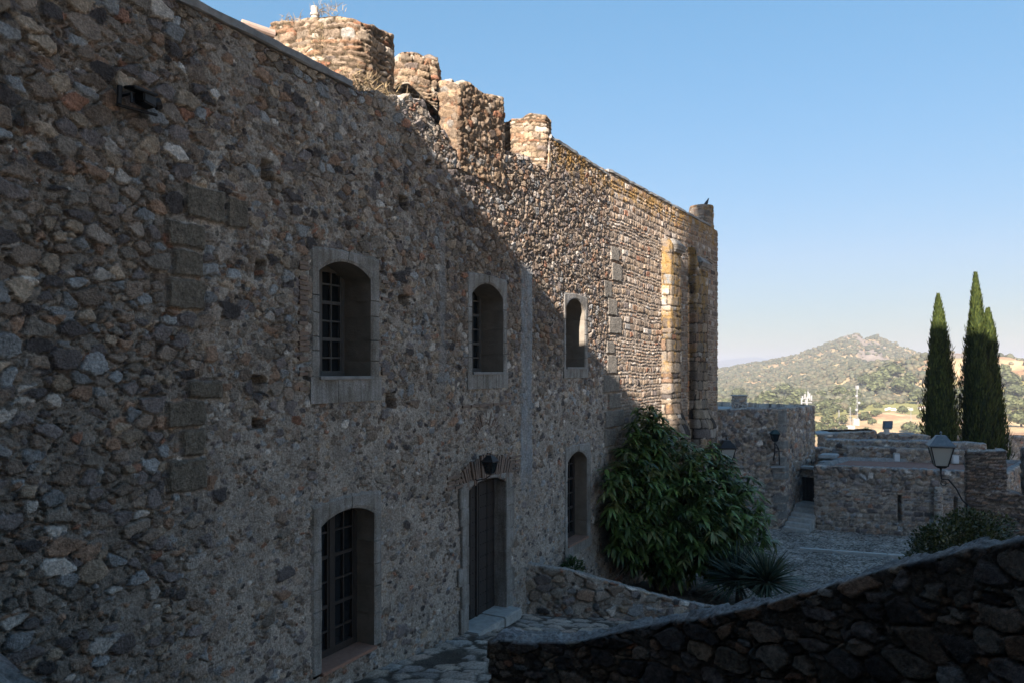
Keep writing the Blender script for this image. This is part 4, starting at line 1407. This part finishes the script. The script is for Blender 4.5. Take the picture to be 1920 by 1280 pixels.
m.build('lamp_housing', IRON, fo, bevel=.012)
m = MB(); m.tube([p + d3 * .22 + n3 * .16 - z3 * .01, p + d3 * .27 + n3 * .18 + z3 * .01], .065, 12); m.build('lens', IRON, fo)

p = at(1664, 806, 41.9)
fo = empty('floodlight', p, 'square grey floodlight on a white post standing on the far parapet', 'floodlight')
m = MB(); m.box(p + (-.27, -.06, .10), (.56, .06, 0), (0.02, .16, .0), (-.02, -.10, .44)); m.build('lamp_housing', LEAD, fo, bevel=.02)
m = MB(); m.box(p + (-.21, -.085, .16), (.44, .047, 0), (0.0, .01, .0), (-.015, -.075, .33)); m.build('lens', LENS, fo)
m = MB(); m.box(p + (-.12, .0, -.22), (.24, 0, 0), (0, .2, 0), (0, 0, .26)); m.build('post', WHITEM, fo, bevel=.01)
m = MB(); m.box(p + (-.26, -.02, .05), (.52, .05, 0), (0, .1, 0), (0, 0, .045)); m.build('bracket', WHITEM, fo)

for (x, y, Y, lab) in ((1680, 857, 36.9, 'white electric box low on the terrace wall below the floodlight'), (1790, 860, 35.85, 'white electric box on the terrace wall beside the rampart')):
    p = at(x, y, Y)
    o = empty('electric_box', p, lab, 'electric box', 'white boxes on the terrace wall')
    m = MB(); m.box(p + (-.14, -.06, -.21), (.28, -.07, 0), (.03, .16, 0), (0, 0, .42)); m.build('casing', WHITEM, o, bevel=.015)
    m = MB(); m.box(p + (-.10, -.085, -.17), (.22, -.055, 0), (.002, .006, 0), (0, 0, .34)); m.build('cover', mat_noise('pale_grey_cover', (.5, .52, .53), (.6, .62, .63), 9.), o)

# pigeon: one skinned body
pb = np.array([*(W2(L2 - .45, -.30, 0)[:2]), 6.79])
pts = [((0, 0, .10), .045), ((-.045, -.02, .055), .042), ((-.10, -.05, -.01), .024), ((-.17, -.08, -.09), .010), ((.03, .01, .15), .030), ((.045, .015, .19), .022), ((.05, .018, .215), .022), ((.083, .03, .208), .006)]
me = bpy.data.meshes.new('pigeon')
me.from_pydata([p for p, _ in pts] + [(.0, .02, .0), (.0, .02, -.03), (.0, -.03, .0), (.0, -.03, -.03)], [(0, 1), (1, 2), (2, 3), (0, 4), (4, 5), (5, 6), (6, 7), (0, 8), (8, 9), (0, 10), (10, 11)], [])
bird = bpy.data.objects.new('pigeon', me); C.objects.link(bird)
sk = bird.modifiers.new('skin', 'SKIN')
rad = [r for _, r in pts] + [.012, .007, .012, .007]
for v, r in zip(me.skin_vertices[0].data, rad): v.radius = (r, r)
me.skin_vertices[0].data[0].use_root = True
ss_ = bird.modifiers.new('sub', 'SUBSURF'); ss_.levels = 2; ss_.render_levels = 2
dg = bpy.context.evaluated_depsgraph_get()
nm = bpy.data.meshes.new_from_object(bird.evaluated_get(dg)); bird.modifiers.clear(); bird.data = nm
nm.materials.clear(); nm.materials.append(mat_noise('dark_feathers', (.03, .035, .042), (.06, .065, .075), 30., .7, 0))
bird.location = tuple(pb + np.array([0, 0, .03])); bird.scale = (1.25, 1.25, 1.25)
tag(bird, 'dark pigeon perched on the corner pinnacle', 'bird')


# ------------------------------------------------------------------ cypresses
def cypress(x, ytip, Y, prof, name_label, sd, lean=0.0, n=11000):
    tip = at(x, ytip, Y); z0 = -7.6; H = tip[2] - z0
    o = empty('cypress_tree', (tip[0] - lean * .0, tip[1], z0), name_label, 'cypress', 'tall cypresses beyond the walls')
    hh = RNG.random(n) ** 1.05
    az = RNG.random(n) * 6.283
    pt, pr = zip(*prof)
    r = np.interp(hh, pt, pr)
    lob = 1 + .16 * np.sin(az * 3 + hh * 9 + sd) + .10 * np.sin(az * 7 - hh * 23 + sd) + .22 * (vn(az * 2.2, hh * 16, sd) - .5)
    rr = r * lob * (.70 + .32 * RNG.random(n) + np.where(RNG.random(n) < .05, .22, 0))
    ax = tip[0] - lean * (1 - hh)
    pos = np.stack([ax + np.cos(az) * rr, tip[1] + np.sin(az) * rr, z0 + hh * H - .15], 1)
    d = np.stack([np.cos(az) * .30, np.sin(az) * .30, np.ones(n)], 1) + RNG.normal(size=(n, 3)) * .16
    L = RNG.uniform(.18, .42, n) * np.interp(hh, [0, .8, 1], [1.1, .9, .6]); Wd = RNG.uniform(.05, .10, n)
    V, q, k = leaf_arrays(pos, d, np.stack([np.cos(az), np.sin(az), np.zeros(n)], 1) + RNG.normal(size=(n, 3)) * .3, L, Wd, -.05, ((0, .6), (.45, 1.), (1., .08)), .2)
    tint = np.array([(.038, .052, .014), (.056, .070, .018), (.026, .038, .012)])[RNG.integers(0, 3, n)] * RNG.uniform(.75, 1.25, (n, 1))
    # inner body
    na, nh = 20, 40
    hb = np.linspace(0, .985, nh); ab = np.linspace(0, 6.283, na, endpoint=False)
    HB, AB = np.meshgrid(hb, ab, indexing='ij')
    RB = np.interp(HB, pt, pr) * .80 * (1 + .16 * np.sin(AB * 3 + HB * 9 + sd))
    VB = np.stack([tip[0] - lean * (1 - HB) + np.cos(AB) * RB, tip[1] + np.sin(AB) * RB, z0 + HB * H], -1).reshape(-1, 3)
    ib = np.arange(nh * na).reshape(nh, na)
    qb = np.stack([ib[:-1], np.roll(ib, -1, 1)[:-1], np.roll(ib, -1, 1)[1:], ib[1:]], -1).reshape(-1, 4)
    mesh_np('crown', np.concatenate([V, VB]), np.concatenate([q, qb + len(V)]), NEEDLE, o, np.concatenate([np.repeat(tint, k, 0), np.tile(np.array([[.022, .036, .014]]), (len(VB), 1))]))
    m = MB(); m.tube([(tip[0] - lean, tip[1], z0 - .5), (tip[0] - lean, tip[1], z0 + H * .5)], [.16, .06], 8); m.build('trunk', BARK, o)


cypress(1759, 551, 45, [(0, .5), (.04, .9), (.35, .90), (.55, .78), (.70, .55), (.82, .40), (.92, .20), (1, .02)], 'shorter single cypress with a sunlit tip', 3, lean=-.25)
cypress(1829, 510, 45, [(0, .5), (.04, .85), (.35, .86), (.55, .70), (.68, .52), (.80, .33), (.92, .16), (1, .02)], 'tallest cypress with a long sunlit tip', 8, lean=-.18, n=12500)
cypress(1852, 577, 45.4, [(0, .5), (.04, .85), (.4, .80), (.65, .52), (.80, .38), (.92, .24), (1, .03)], 'shaded cypress leaning close against the tallest cypress', 14, lean=-.30, n=9500)

# ------------------------------------------------------------------ terrain and hill
SIL_X = [900, 1350, 1449, 1491, 1536, 1563, 1594, 1606, 1619, 1642, 1657, 1702, 1742, 1790, 1850, 1930, 2300]
SIL_Y = [697, 693, 676, 664, 649, 640, 629, 627, 637, 630, 639, 655, 667, 676, 684, 692, 697]


def terrain_z(X, Y):
    r = np.hypot(X, Y)
    az = np.arctan2(X, np.maximum(Y, 1e-3))
    front = sst(1.25, .95, np.abs(np.arctan2(X, Y)))
    tx = HX + F * np.tan(np.clip(az, -1.2, 1.2))
    Yd = np.where(front > 0, np.maximum(r * np.cos(np.clip(np.arctan2(X, Y), -1.25, 1.25)), 1), r)
    ys = np.interp(tx, SIL_X, SIL_Y)
    z_near = np.interp(Yd, [0, 48, 60, 100, 200, 430, 600], [-8.5, -8.5, -9.5, -14, -24, -34, -31])
    g = np.clip((Yd - 600) / 900, 0, 1) ** .85
    yy = 767 + (ys - 767) * g
    z_hill = (HY - yy) / F * Yd
    z = np.where(Yd < 600, z_near, z_hill)
    zr = (HY - ys) / F * 1500
    z = np.where(Yd > 1500, np.interp(Yd, [1500, 3200, 20000], [0, 1, 1]) * (-70 - zr) + zr, z)
    xb, yb = X, Yd
    cx = (1822 - HX) / F * 760
    dxn = (X - cx); sx = np.where(dxn < 0, 42., 85.)
    bump = 47 * np.exp(-(dxn / sx) ** 2 / 2) * np.exp(-((Yd - 770) / 120) ** 2 / 2)
    z = z + bump * front
    amp = sst(150, 700, Yd)
    z = z + amp * (fbm(X * .012, Y * .012, 3, 5) - .5) * 16 + amp * (fbm(X * .05, Y * .05, 9, 4) - .5) * 5
    back = np.interp(r, [0, 40, 300, 2000, 20000], [-8.5, -8.5, -60, -75, -80])
    return z * front + back * (1 - front)


rr_ = np.concatenate([np.linspace(4, 300, 40), np.geomspace(310, 1750, 330), np.geomspace(1800, 16000, 40)])
aa = np.concatenate([np.radians(np.arange(-180, 12, 4.)), np.radians(np.arange(12, 40, .07)), np.radians(np.arange(40, 180, 4.))])
RR, AA = np.meshgrid(rr_, aa, indexing='ij')
TX = (RR * np.sin(AA)); TY = RR * np.cos(AA)
TZ = terrain_z(TX, TY)
n, mm = RR.shape; idx = np.arange(n * mm).reshape(n, mm)
nx = np.roll(idx, -1, 1)
q = np.stack([idx[:-1], idx[1:], nx[1:], nx[:-1]], -1).reshape(-1, 4)[:, ::-1]


def tpx(X, Y, Z):
    return HX + F * X / np.maximum(Y, 1), HY - F * Z / np.maximum(Y, 1)


PX, PY = tpx(TX, TY, TZ)


def rock_mask(X, Y):
    Yd = np.maximum(Y, 1)
    # two bare faces below the summit and a ridge crest on the nearer hill, placed on the ground itself
    m = 0
    for x, yd, sx, sy in ((1635, 1400, 26, 70), (1628, 1280, 22, 60), (1660, 1190, 46, 95), (1690, 1130, 32, 70), (1800, 760, 26, 60), (1600, 1480, 30, 30)):
        cx = (x - HX) / F * yd
        d = ((X - cx) / (sx * yd / F)) ** 2 + ((Y - yd) / sy) ** 2
        m = np.maximum(m, np.exp(-d * .9))
    return sst(.40, .62, m + .45 * (fbm(X * .02, Y * .02, 66, 4) - .5))


rk = rock_mask(TX, TY)[..., None]
f1_ = fbm(TX * .010, TY * .010, 21, 4)[..., None]; f2_ = fbm(TX * .06, TY * .06, 23, 5)[..., None]; f3_ = fbm(TX * .025, TY * .025, 29, 4)[..., None]
straw = np.array((.45, .325, .185)); earth = np.array((.36, .215, .125)); green = np.array((.17, .19, .06)); rock = np.array((.25, .205, .17))
gc = straw * (.75 + .5 * f2_) * (1 - sst(.45, .62, f3_)) + earth * (.75 + .5 * f2_) * sst(.45, .62, f3_)
gm = sst(.52, .64, f1_) * .8
gc = gc * (1 - gm) + green * (.7 + .6 * f2_) * gm
hillg = (sst(620, 760, TY) * sst(1780, 1700, PX))[..., None] * .5
gc = gc * (1 - hillg) + np.array((.33, .26, .15)) * (.7 + .6 * f2_) * hillg
gc = gc * (1 - rk) + rock * (.55 + .9 * f2_) * rk
GROUND = mat_attr('dry_hillside', .95, .35, .22, .5, .5, spec=.05, bdist=.8)
tr = mesh_np('terrain', np.stack([TX, TY, TZ], -1).reshape(-1, 3), q, GROUND, None, gc.reshape(-1, 3)); tag(tr, kind='structure')
# centre of the terrain under the castle
m = MB(); m.prism([(5 * math.sin(k * .3), 5 * math.cos(k * .3)) for k in range(21)][::-1], -9.4, -8.55); tag(m.build('castle_hill_ground', CONC, None), kind='structure')

# far blue mountains
mx = np.linspace(-2500, 7500, 260)
prof_px = np.interp(HX + F * mx / 8200, [500, 1200, 1320, 1370, 1415, 1460, 1500, 1850, 1885, 1910, 1960, 2100, 2300], [690, 684, 679, 673, 669, 675, 684, 684, 676, 675, 680, 677, 690])
hz_ = (HY - prof_px) / F * 8200 + (fbm(mx * .004, mx * 0, 5, 4) - .5) * 25
V = []; 
for off, k in ((-1500, -.6), (-700, .45), (0, 1.), (900, .3), (1800, -.6)):
    V.append(np.stack([mx, np.full_like(mx, 8200) + off, np.where(k > 0, hz_ * k, -100)], 1))
V = np.stack(V, 1); n, mm = V.shape[:2]; idx = np.arange(n * mm).reshape(n, mm)
q = np.stack([idx[:-1, :-1], idx[1:, :-1], idx[1:, 1:], idx[:-1, 1:]], -1).reshape(-1, 4)
tag(mesh_np('mountains', V.reshape(-1, 3), q, mat_noise('far_slopes', (.05, .06, .045), (.09, .09, .06), .004, bump=0), None), kind='structure')


# trees on the hillside
def wood_density(X, Y):
    px = HX + F * X / Y
    yd = Y
    d = .04 + 0 * X
    # thick holm-oak wood on the main hill, thinning downhill to the right
    edge = np.interp(px, [1340, 1440, 1520, 1600, 1700, 1760, 1960], [560, 585, 545, 560, 650, 640, 560])
    d = d + .60 * sst(edge - 20, edge + 60, yd + 90 * (fbm(X * .012, Y * .012, 71, 3) - .5))
    gap = sst(.56, .66, fbm(X * .018, Y * .018, 73, 3)) * np.interp(px, [1340, 1550, 1640, 1960], [.35, .4, .85, .8])
    d = d * (1 - gap)
    d = d * np.interp(px, [1335, 1700, 1760, 1960], [1, 1, .32, .30])
    d = d * (1 - .80 * rock_mask(X, Y))
    d = d + .22 * sst(.5, .62, fbm(X * .02, Y * .02, 77, 3)) * (yd < 560) * (px < 1580)
    return np.clip(d, 0, 1)


def crown_mesh(seed, leaves=420):
    rg = np.random.default_rng(seed)
    cs = [(np.array([0, 0, .55]), .42)] + [(np.array([math.cos(a_) * .30, math.sin(a_) * .30, .42 + rg.uniform(-.08, .14)]), rg.uniform(.22, .32)) for a_ in rg.uniform(0, 6.283, 6)]
    P_ = []; D_ = []
    for c_, r_ in cs:
        k = int(leaves * r_ * r_ / .9)
        d = rg.normal(size=(k, 3)); d /= np.linalg.norm(d, axis=1)[:, None]
        P_.append(c_ + d * r_ * rg.uniform(.75, 1.05, (k, 1)) * np.array([1, 1, .85])); D_.append(d)
    P_ = np.concatenate(P_); D_ = np.concatenate(D_); k = len(P_)
    V, q, kk = leaf_arrays(P_, np.cross(D_, rg.normal(size=(k, 3))), D_ + rg.normal(size=(k, 3)) * .4, rg.uniform(.10, .2, k), rg.uniform(.08, .14, k), .1, ((0, .5), (.5, 1), (1, .3)), .1)
    col = np.array((.085, .092, .045)) * rg.uniform(.6, 1.45, (k, 1))
    me_v = [V]; me_q = [q]; cc_ = [np.repeat(col, kk, 0)]
    b_ = len(V)
    for c_, r_ in cs:
        bm = bmesh.new(); bmesh.ops.create_icosphere(bm, subdivisions=1, radius=r_ * .82)
        vv = np.array([v.co[:] for v in bm.verts]) * np.array([1, 1, .85]) + c_
        ff = np.array([[v.index for v in f.verts] + [f.verts[2].index] for f in bm.faces])
        bm.free()
        me_v.append(vv); cc_.append(np.tile(np.array([[.05, .058, .028]]), (len(vv), 1)))
        me_q.append((ff[:, :3] + b_, 't')); b_ += len(vv)
    quads = me_q[0]; tris = np.concatenate([x[0] for x in me_q[1:]])
    return np.concatenate(me_v), quads, tris, np.concatenate(cc_)


protos = []
for s_ in range(4):
    V, q, t_, c_ = crown_mesh(900 + s_)
    o = mesh_np('crown', V, q, FARLEAF, None, c_, tris=t_)
    me_c = o.data; bpy.data.objects.remove(o)
    m = MB(); m.tube([(0, 0, -.12), (.02, 0, .2), (.0, .02, .45)], [.06, .045, .02], 6)
    o = m.build('trunk', BARK, None); me_t = o.data; bpy.data.objects.remove(o)
    protos.append((me_c, me_t))


def sample_hill(n, y0, y1, x0=1335, x1=1945):
    yd = np.sqrt(RNG.random(n) * (y1 ** 2 - y0 ** 2) + y0 ** 2)
    px = RNG.uniform(x0, x1, n)
    X = (px - HX) / F * yd
    k = RNG.random(n) < wood_density(X, yd)
    return X[k], yd[k]


def hill_tree(X, Y, s, label='round grey green holm oak standing on the sunlit hillside', group='holm oaks dotting the dry hillside'):
    z = float(terrain_z(np.array([X]), np.array([Y]))[0])
    p = protos[random.randrange(4)]
    o = empty('hill_tree', (X, Y, z), label, 'tree', group)
    a_ = random.uniform(0, 6.28)
    for nm_, me_ in (('crown', p[0]), ('trunk', p[1])):
        c_ = bpy.data.objects.new(nm_, me_); C.objects.link(c_); c_.parent = o
        c_.rotation_euler = (0, 0, a_); c_.scale = (s, s, s * random.uniform(.8, 1.0))
    return o


def y_at(px, py):
    """distance along the view column where the terrain shows at photo pixel (px, py)"""
    yd = np.linspace(320, 1450, 1200)
    X = (px - HX) / F * yd
    z = terrain_z(X, yd)
    y = HY - F * z / yd
    k = np.argmin(np.abs(y - py) + (yd > 900) * 3)
    return yd[k]


NEAR = []
for (x, y, w) in [(1643, 738, 30), (1690, 740, 34), (1720, 757, 32), (1621, 788, 22), (1707, 812, 26), (1440, 764, 40), (1400, 764, 20), (1487, 768, 36), (1548, 772, 30), (1565, 776, 26), (1553, 795, 22), (1562, 806, 18), (1692, 775, 16),
                  (1725, 785, 10), (1580, 808, 16), (1608, 768, 22), (1645, 765, 14), (1640, 780, 14), (1900, 780, 40), (1915, 800, 36), (1885, 765, 30), (1795, 790, 24), (1800, 765, 26), (1800, 745, 22), (1905, 745, 34),
                  (1890, 725, 34), (1880, 705, 26), (1905, 700, 26), (1780, 770, 18), (1865, 820, 22), (1760, 740, 22), (1672, 712, 40), (1650, 722, 34), (1625, 725, 26), (1705, 722, 26), (1795, 815, 18), (1470, 745, 30), (1500, 748, 26), (1385, 750, 28), (1540, 752, 24), (1575, 745, 24), (1602, 750, 22)]:
    yd = y_at(x, y)
    NEAR.append(((x - HX) / F * yd, yd, w / F * yd * 1.15))
for X, Y, s in NEAR: hill_tree(X, Y, s)
hx, hy = sample_hill(6000, 330, 640)
k = RNG.permutation(len(hx))[:120]
for X, Y in zip(hx[k], hy[k]): hill_tree(float(X), float(Y), random.uniform(4.5, 9))

# the closed wood higher up reads as one mass
bm = bmesh.new(); bmesh.ops.create_icosphere(bm, subdivisions=2, radius=.5)
iv = np.array([v.co[:] for v in bm.verts]); it = np.array([[v.index for v in f.verts] for f in bm.faces]); bm.free()
hx, hy = sample_hill(17000, 540, 1520)
NT = len(hx)
hzv = terrain_z(hx, hy)
sz_ = RNG.uniform(3.5, 9.0, NT) * np.interp(hy, [540, 900, 1500], [1., .95, .8])
ph = RNG.random((NT, 3)) * 20
U_ = iv[None] + 0
dis = 1 + .55 * (vn(iv[None, :, 0] * 5 + ph[:, None, 0], iv[None, :, 2] * 5 + iv[None, :, 1] * 4 + ph[:, None, 1], 5) - .5)
VV = iv[None] * dis[..., None] * sz_[:, None, None] * np.array([1, 1, .78]) + np.stack([hx, hy, hzv + sz_ * .28], 1)[:, None]
TT = it[None] + (np.arange(NT) * len(iv))[:, None, None]
tc_ = np.array([(.085, .086, .055), (.102, .096, .062), (.068, .073, .048), (.115, .102, .066)])[RNG.integers(0, 4, NT)] * RNG.uniform(.75, 1.25, (NT, 1))
mott = (.72 + .56 * vn(iv[None, :, 0] * 9 + ph[:, None, 0], iv[None, :, 1] * 9 + iv[None, :, 2] * 7 + ph[:, None, 1], 6))
cw_ = tc_[:, None] * mott[..., None]
wd_ = mesh_np('hillside_wood', VV.reshape(-1, 3), None, FARLEAF, None, cw_.reshape(-1, 3), tris=TT.reshape(-1, 3))
tag(wd_, 'grey green holm oak wood covering the far hill', 'woodland', kind='stuff')


# ------------------------------------------------------------------ masts
MAST = mat_noise('mast_paint', (.20, .20, .205), (.27, .27, .27), 3., .6, 0)


def mast(px, ybase, ytop, Y, w, label, ant=3, dish=2, cat='antenna mast'):
    b0 = at(px, ybase, Y)
    b0[2] = float(terrain_z(np.array([b0[0]]), np.array([b0[1]]))[0]) - .3
    zt = (HY - ytop) / F * Y
    H = zt - b0[2]
    o = empty('antenna_mast', b0, label, cat, 'white masts on the slope below the hill')
    m = MB()
    leg = []
    for k in range(3):
        a_ = k * 2.094 + .4
        f = lambda t, a_=a_: np.array([b0[0] + math.cos(a_) * w * (1 - .5 * t), b0[1] + math.sin(a_) * w * (1 - .5 * t), b0[2] + H * t])
        leg.append(f); m.tube([f(0), f(1)], .07, 4)
    n = max(6, int(H / 2.6))
    for i in range(n):
        for k in range(3):
            m.tube([leg[k](i / n), leg[(k + 1) % 3]((i + 1) / n)], .035, 3)
    m.build('lattice', MAST, o)
    m = MB()
    for k in range(ant):
        a_ = k * 2.094
        c_ = np.array([b0[0] + math.cos(a_) * w * .9, b0[1] + math.sin(a_) * w * .9, zt - 1.4])
        m.box(c_ - (.35, .15, .9), (.7, 0, 0), (0, .3, 0), (0, 0, 2.3))
    if ant: m.build('antenna', MAST, o)
    for k in range(dish):
        m = MB()
        c_ = np.array([b0[0] + (.8 if k % 2 else -.7), b0[1] - .8, zt - H * (.25 + .17 * k)])
        m.tube([c_, c_ + (0, -.25, 0), c_ + (0, -.4, 0)], [.75, .8, .2], 12); m.build('dish', MAST, o)
    return o


mast(1607, 805, 722, 455, .75, 'tall white lattice mast carrying dishes, tallest of the masts', 3, 3)
mast(1594, 806, 762, 450, .8, 'shorter plain white lattice mast beside the tallest mast', 0, 0)
mast(1573, 802, 768, 460, .6, 'thin faint lattice mast, last in the row towards the tower building', 0, 0)
# antenna cluster showing over the tower building
p = at(1513, 752, 430)
gz = float(terrain_z(np.array([p[0]]), np.array([p[1]]))[0])
o = empty('antenna_mast', (p[0], p[1], gz), 'white antenna cluster on a thick pole above the tower building roof', 'antenna mast', 'white masts on the slope below the hill')
m = MB(); m.tube([(p[0], p[1], gz - .3), (p[0], p[1], p[2] + 1)], .45, 8); m.build('pole', MAST, o)
m = MB()
for dx, dz, hh_ in ((-3.2, -1.5, 3.5), (-2.6, 1.0, 2.2), (-1.2, 2.0, 2.4), (.6, 2.2, 3.6), (1.6, 1.0, 3.8), (2.6, .6, 3.0), (0, 0, 3.), (-.6, -1.2, 2.5)):
    m.box(p + (dx - .35, -.3 + .3 * dx % .5, dz), (.8, 0, 0), (0, .5, 0), (0, 0, hh_))
m.tube([p + (-3.2, 0, -.6), p + (2.8, 0, -.6)], .35, 6); m.tube([p + (-3., 0, 1.8), p + (2.8, 0, 1.8)], .25, 6); m.tube([p + (.6, 0, 4), p + (.6, 0, 7.2)], .09, 5); m.tube([p + (-.9, 0, 4), p + (-.9, 0, 6)], .08, 5)
m.build('antenna', MAST, o)
# power pole, huts and wall scraps in the field
p = at(1708, 765, 450); gz = float(terrain_z(np.array([p[0]]), np.array([p[1]]))[0])
o = empty('power_pole', (p[0], p[1], gz), 'slender grey power pole in the straw coloured field', 'power pole')
m = MB(); m.tube([(p[0], p[1], gz - .3), (p[0], p[1], p[2])], [.2, .14], 6); m.build('pole', CONC, o)
m = MB(); m.box((p[0] - 1.2, p[1] - .1, p[2] - .9), (2.4, 0, 0), (0, .15, 0), (0, 0, .15)); m.build('crossarm', CONC, o)
WALLW = mat_noise('limewash', (.40, .37, .33), (.52, .49, .45), 1.2, .9, .1, 6.)
for (px_, py_, w, h, dp, lab) in ((1607, 797, 3.0, 3.6, 2.5, 'little white hut at the foot of the tallest mast'), (1597, 806, 4.0, 2.0, 3, 'low white equipment hut beside the shorter plain mast'), (1738, 768, 9, 2.6, 5, 'pale farm shed near the cypress trunk line on the slope')):
    yd = y_at(px_, py_); X = (px_ - HX) / F * yd; gz = float(terrain_z(np.array([X]), np.array([yd]))[0])
    o = empty('hut', (X, yd, gz), lab, 'hut', 'small white huts on the slope')
    m = MB(); m.box((X - w / 2, yd, gz - .6), (w, .3, 0), (-.2, dp, 0), (0, 0, h + .6)); m.build('wall', WALLW, o)
    m = MB()
    m.add([(X - w / 2 - .2, yd - .25, gz + h), (X + w / 2 + .2, yd + .05, gz + h), (X + w / 2, yd + dp + .3, gz + h), (X - w / 2 - .4, yd + dp, gz + h), (X - w / 2 - .3, yd + dp / 2, gz + h + .7), (X + w / 2 + .1, yd + dp / 2 + .2, gz + h + .7)],
          [(0, 1, 5, 4), (2, 3, 4, 5), (1, 2, 5), (3, 0, 4), (3, 2, 1, 0)]); m.build('roof', TERRA if w > 5 else WALLW, o)
m = MB()
for i in range(26):
    px_ = random.uniform(1655, 1745); py_ = 766 + random.uniform(-2.5, 2.5) + (px_ - 1700) * -.02
    yd = y_at(px_, py_); X = (px_ - HX) / F * yd; gz = float(terrain_z(np.array([X]), np.array([yd]))[0])
    w = random.uniform(1.2, 3.2)
    m.box((X, yd, gz - .4), (w, random.uniform(-.4, .4), 0), (.2, .8, 0), (0, 0, random.uniform(.8, 1.6)))
tag(m.build('field_wall', mat_noise('dry_stone', (.45, .41, .36), (.62, .58, .52), .8), None, bevel=.15, jitter=.12), 'tumbled pale dry stone wall crossing the field', 'field wall')

# ------------------------------------------------------------------ unseen keep added behind the viewpoint, shaped to cast the great shadow
ud = np.array([math.sin(THETA), math.cos(THETA)]); vd = np.array([math.cos(THETA), -math.sin(THETA)])
uv = lambda u, v: tuple(ud * u + vd * v)
keep = empty('shadow_caster_keep', (*uv(-14, 0), -5), 'unseen stone keep added behind the viewpoint to cast the courtyard shadow', 'keep')
f_k = fld(.6, .42, .06, .95, .5, 301)
UA, UB = 2.0, -7.0
TOP_A = 8.6
TOP_B = 28.4
VE = -3.38
masonry('wall', keep, STONE_FAR, [uv(UB - 14, VE), uv(UB, VE), uv(UB, 21), uv(UB - 14, 21)][::-1], -6, TOP_B, f_k, .3, .3, True, cap_to=cap_point(uv(UB - 7, 9)), rows=6, soft=0, top_noise=.1)  # unseen tall block, sized to shade the courtyard and foreground
masonry('shadow_wing', keep, STONE_FAR, [uv(UB - 6, -15), uv(UA, -15), uv(UA, VE + .15), uv(UB - 6, VE + .15)][::-1], -6, TOP_A, f_k, .2, .2, True, cap_to=cap_point(uv(-4, -11)), rows=6, soft=0, top_noise=.05)  # unseen lower block, placed for the slanting shadow edge on the castle wall

# ------------------------------------------------------------------ haze
HAZE = True
if HAZE:
    m = MB(); m.box((-2000, -1500, -130), (11000, 0, 0), (0, 11900, 0), (0, 0, 270))
    hz_m = bpy.data.materials.new('thin_haze'); hz_m.use_nodes = True
    nt = hz_m.node_tree
    for n_ in list(nt.nodes):
        if n_.type == 'BSDF_PRINCIPLED': nt.nodes.remove(n_)
    pv_ = nt.nodes.new('ShaderNodeVolumePrincipled')
    pv_.inputs['Color'].default_value = (.81, .85, .99, 1); pv_.inputs['Density'].default_value = .00025; pv_.inputs['Anisotropy'].default_value = .35
    nt.links.new(pv_.outputs[0], nt.nodes['Material Output'].inputs['Volume'])
    o = m.build('haze', hz_m, None); tag(o, kind='stuff')

# ------------------------------------------------------------------ sky, sun, camera
w = bpy.data.worlds.new('World'); bpy.context.scene.world = w; w.use_nodes = True
nt = w.node_tree
sky = nt.nodes.new('ShaderNodeTexSky'); sky.sky_type = 'NISHITA'; sky.sun_disc = False
sky.sun_elevation = ELEV; sky.sun_rotation = math.pi + THETA
sky.altitude = 2000; sky.air_density = 1.2; sky.dust_density = .4; sky.ozone_density = 1.6
bg = nt.nodes['Background']; bg.inputs['Strength'].default_value = .135
lum = nt.nodes.new('ShaderNodeRGBToBW'); nt.links.new(sky.outputs[0], lum.inputs[0])
den = nn(nt, 'ShaderNodeMath', operation='MULTIPLY_ADD'); nt.links.new(lum.outputs[0], den.inputs[0]); den.inputs[1].default_value = .5; den.inputs[2].default_value = 1.
inv = nn(nt, 'ShaderNodeMath', operation='DIVIDE'); inv.inputs[0].default_value = 1.; nt.links.new(den.outputs[0], inv.inputs[1])
sc_ = nn(nt, 'ShaderNodeVectorMath', operation='SCALE'); nt.links.new(sky.outputs[0], sc_.inputs[0]); nt.links.new(inv.outputs[0], sc_.inputs['Scale'])
mrl = nn(nt, 'ShaderNodeMapRange'); mrl.inputs['From Min'].default_value = 1.7; mrl.inputs['From Max'].default_value = 6.5; nt.links.new(lum.outputs[0], mrl.inputs['Value'])
tnc = nn(nt, 'ShaderNodeMix', data_type='RGBA'); nt.links.new(mrl.outputs[0], tnc.inputs['Factor'])
tnc.inputs[6].default_value = (.56, .83, .83, 1); tnc.inputs[7].default_value = (.98, .92, .94, 1)
tn = nn(nt, 'ShaderNodeVectorMath', operation='MULTIPLY'); nt.links.new(sc_.outputs[0], tn.inputs[0]); nt.links.new(tnc.outputs[2], tn.inputs[1])
nt.links.new(tn.outputs[0], bg.inputs['Color'])
sd_ = bpy.data.lights.new('sun', 'SUN'); sd_.energy = 5.0; sd_.angle = math.radians(.53); sd_.color = (1., .895, .79)
so = bpy.data.objects.new('sun', sd_); C.objects.link(so)
dirv = Vector((math.sin(THETA) * math.cos(ELEV), math.cos(THETA) * math.cos(ELEV), -math.sin(ELEV)))
so.rotation_euler = dirv.to_track_quat('-Z', 'Y').to_euler(); so.location = (-20, -40, 40)

cd = bpy.data.cameras.new('camera'); cam = bpy.data.objects.new('camera', cd); C.objects.link(cam)
cd.sensor_width = 36; cd.lens = F / 1920 * 36
cd.shift_y = (HY - 640) / 1920
cd.clip_start = .05; cd.clip_end = 40000
cam.location = (0, 0, 0); cam.rotation_euler = (math.pi / 2, 0, 0)
S = bpy.context.scene; S.camera = cam
S.view_settings.view_transform = 'Standard'; S.view_settings.look = 'None'; S.view_settings.exposure = 1.86; S.view_settings.gamma = 1
S.view_settings.use_curve_mapping = False
S.render.engine = 'CYCLES'
S.cycles.use_denoising = True
S.cycles.max_bounces = 8
S.cycles.volume_bounces = 1
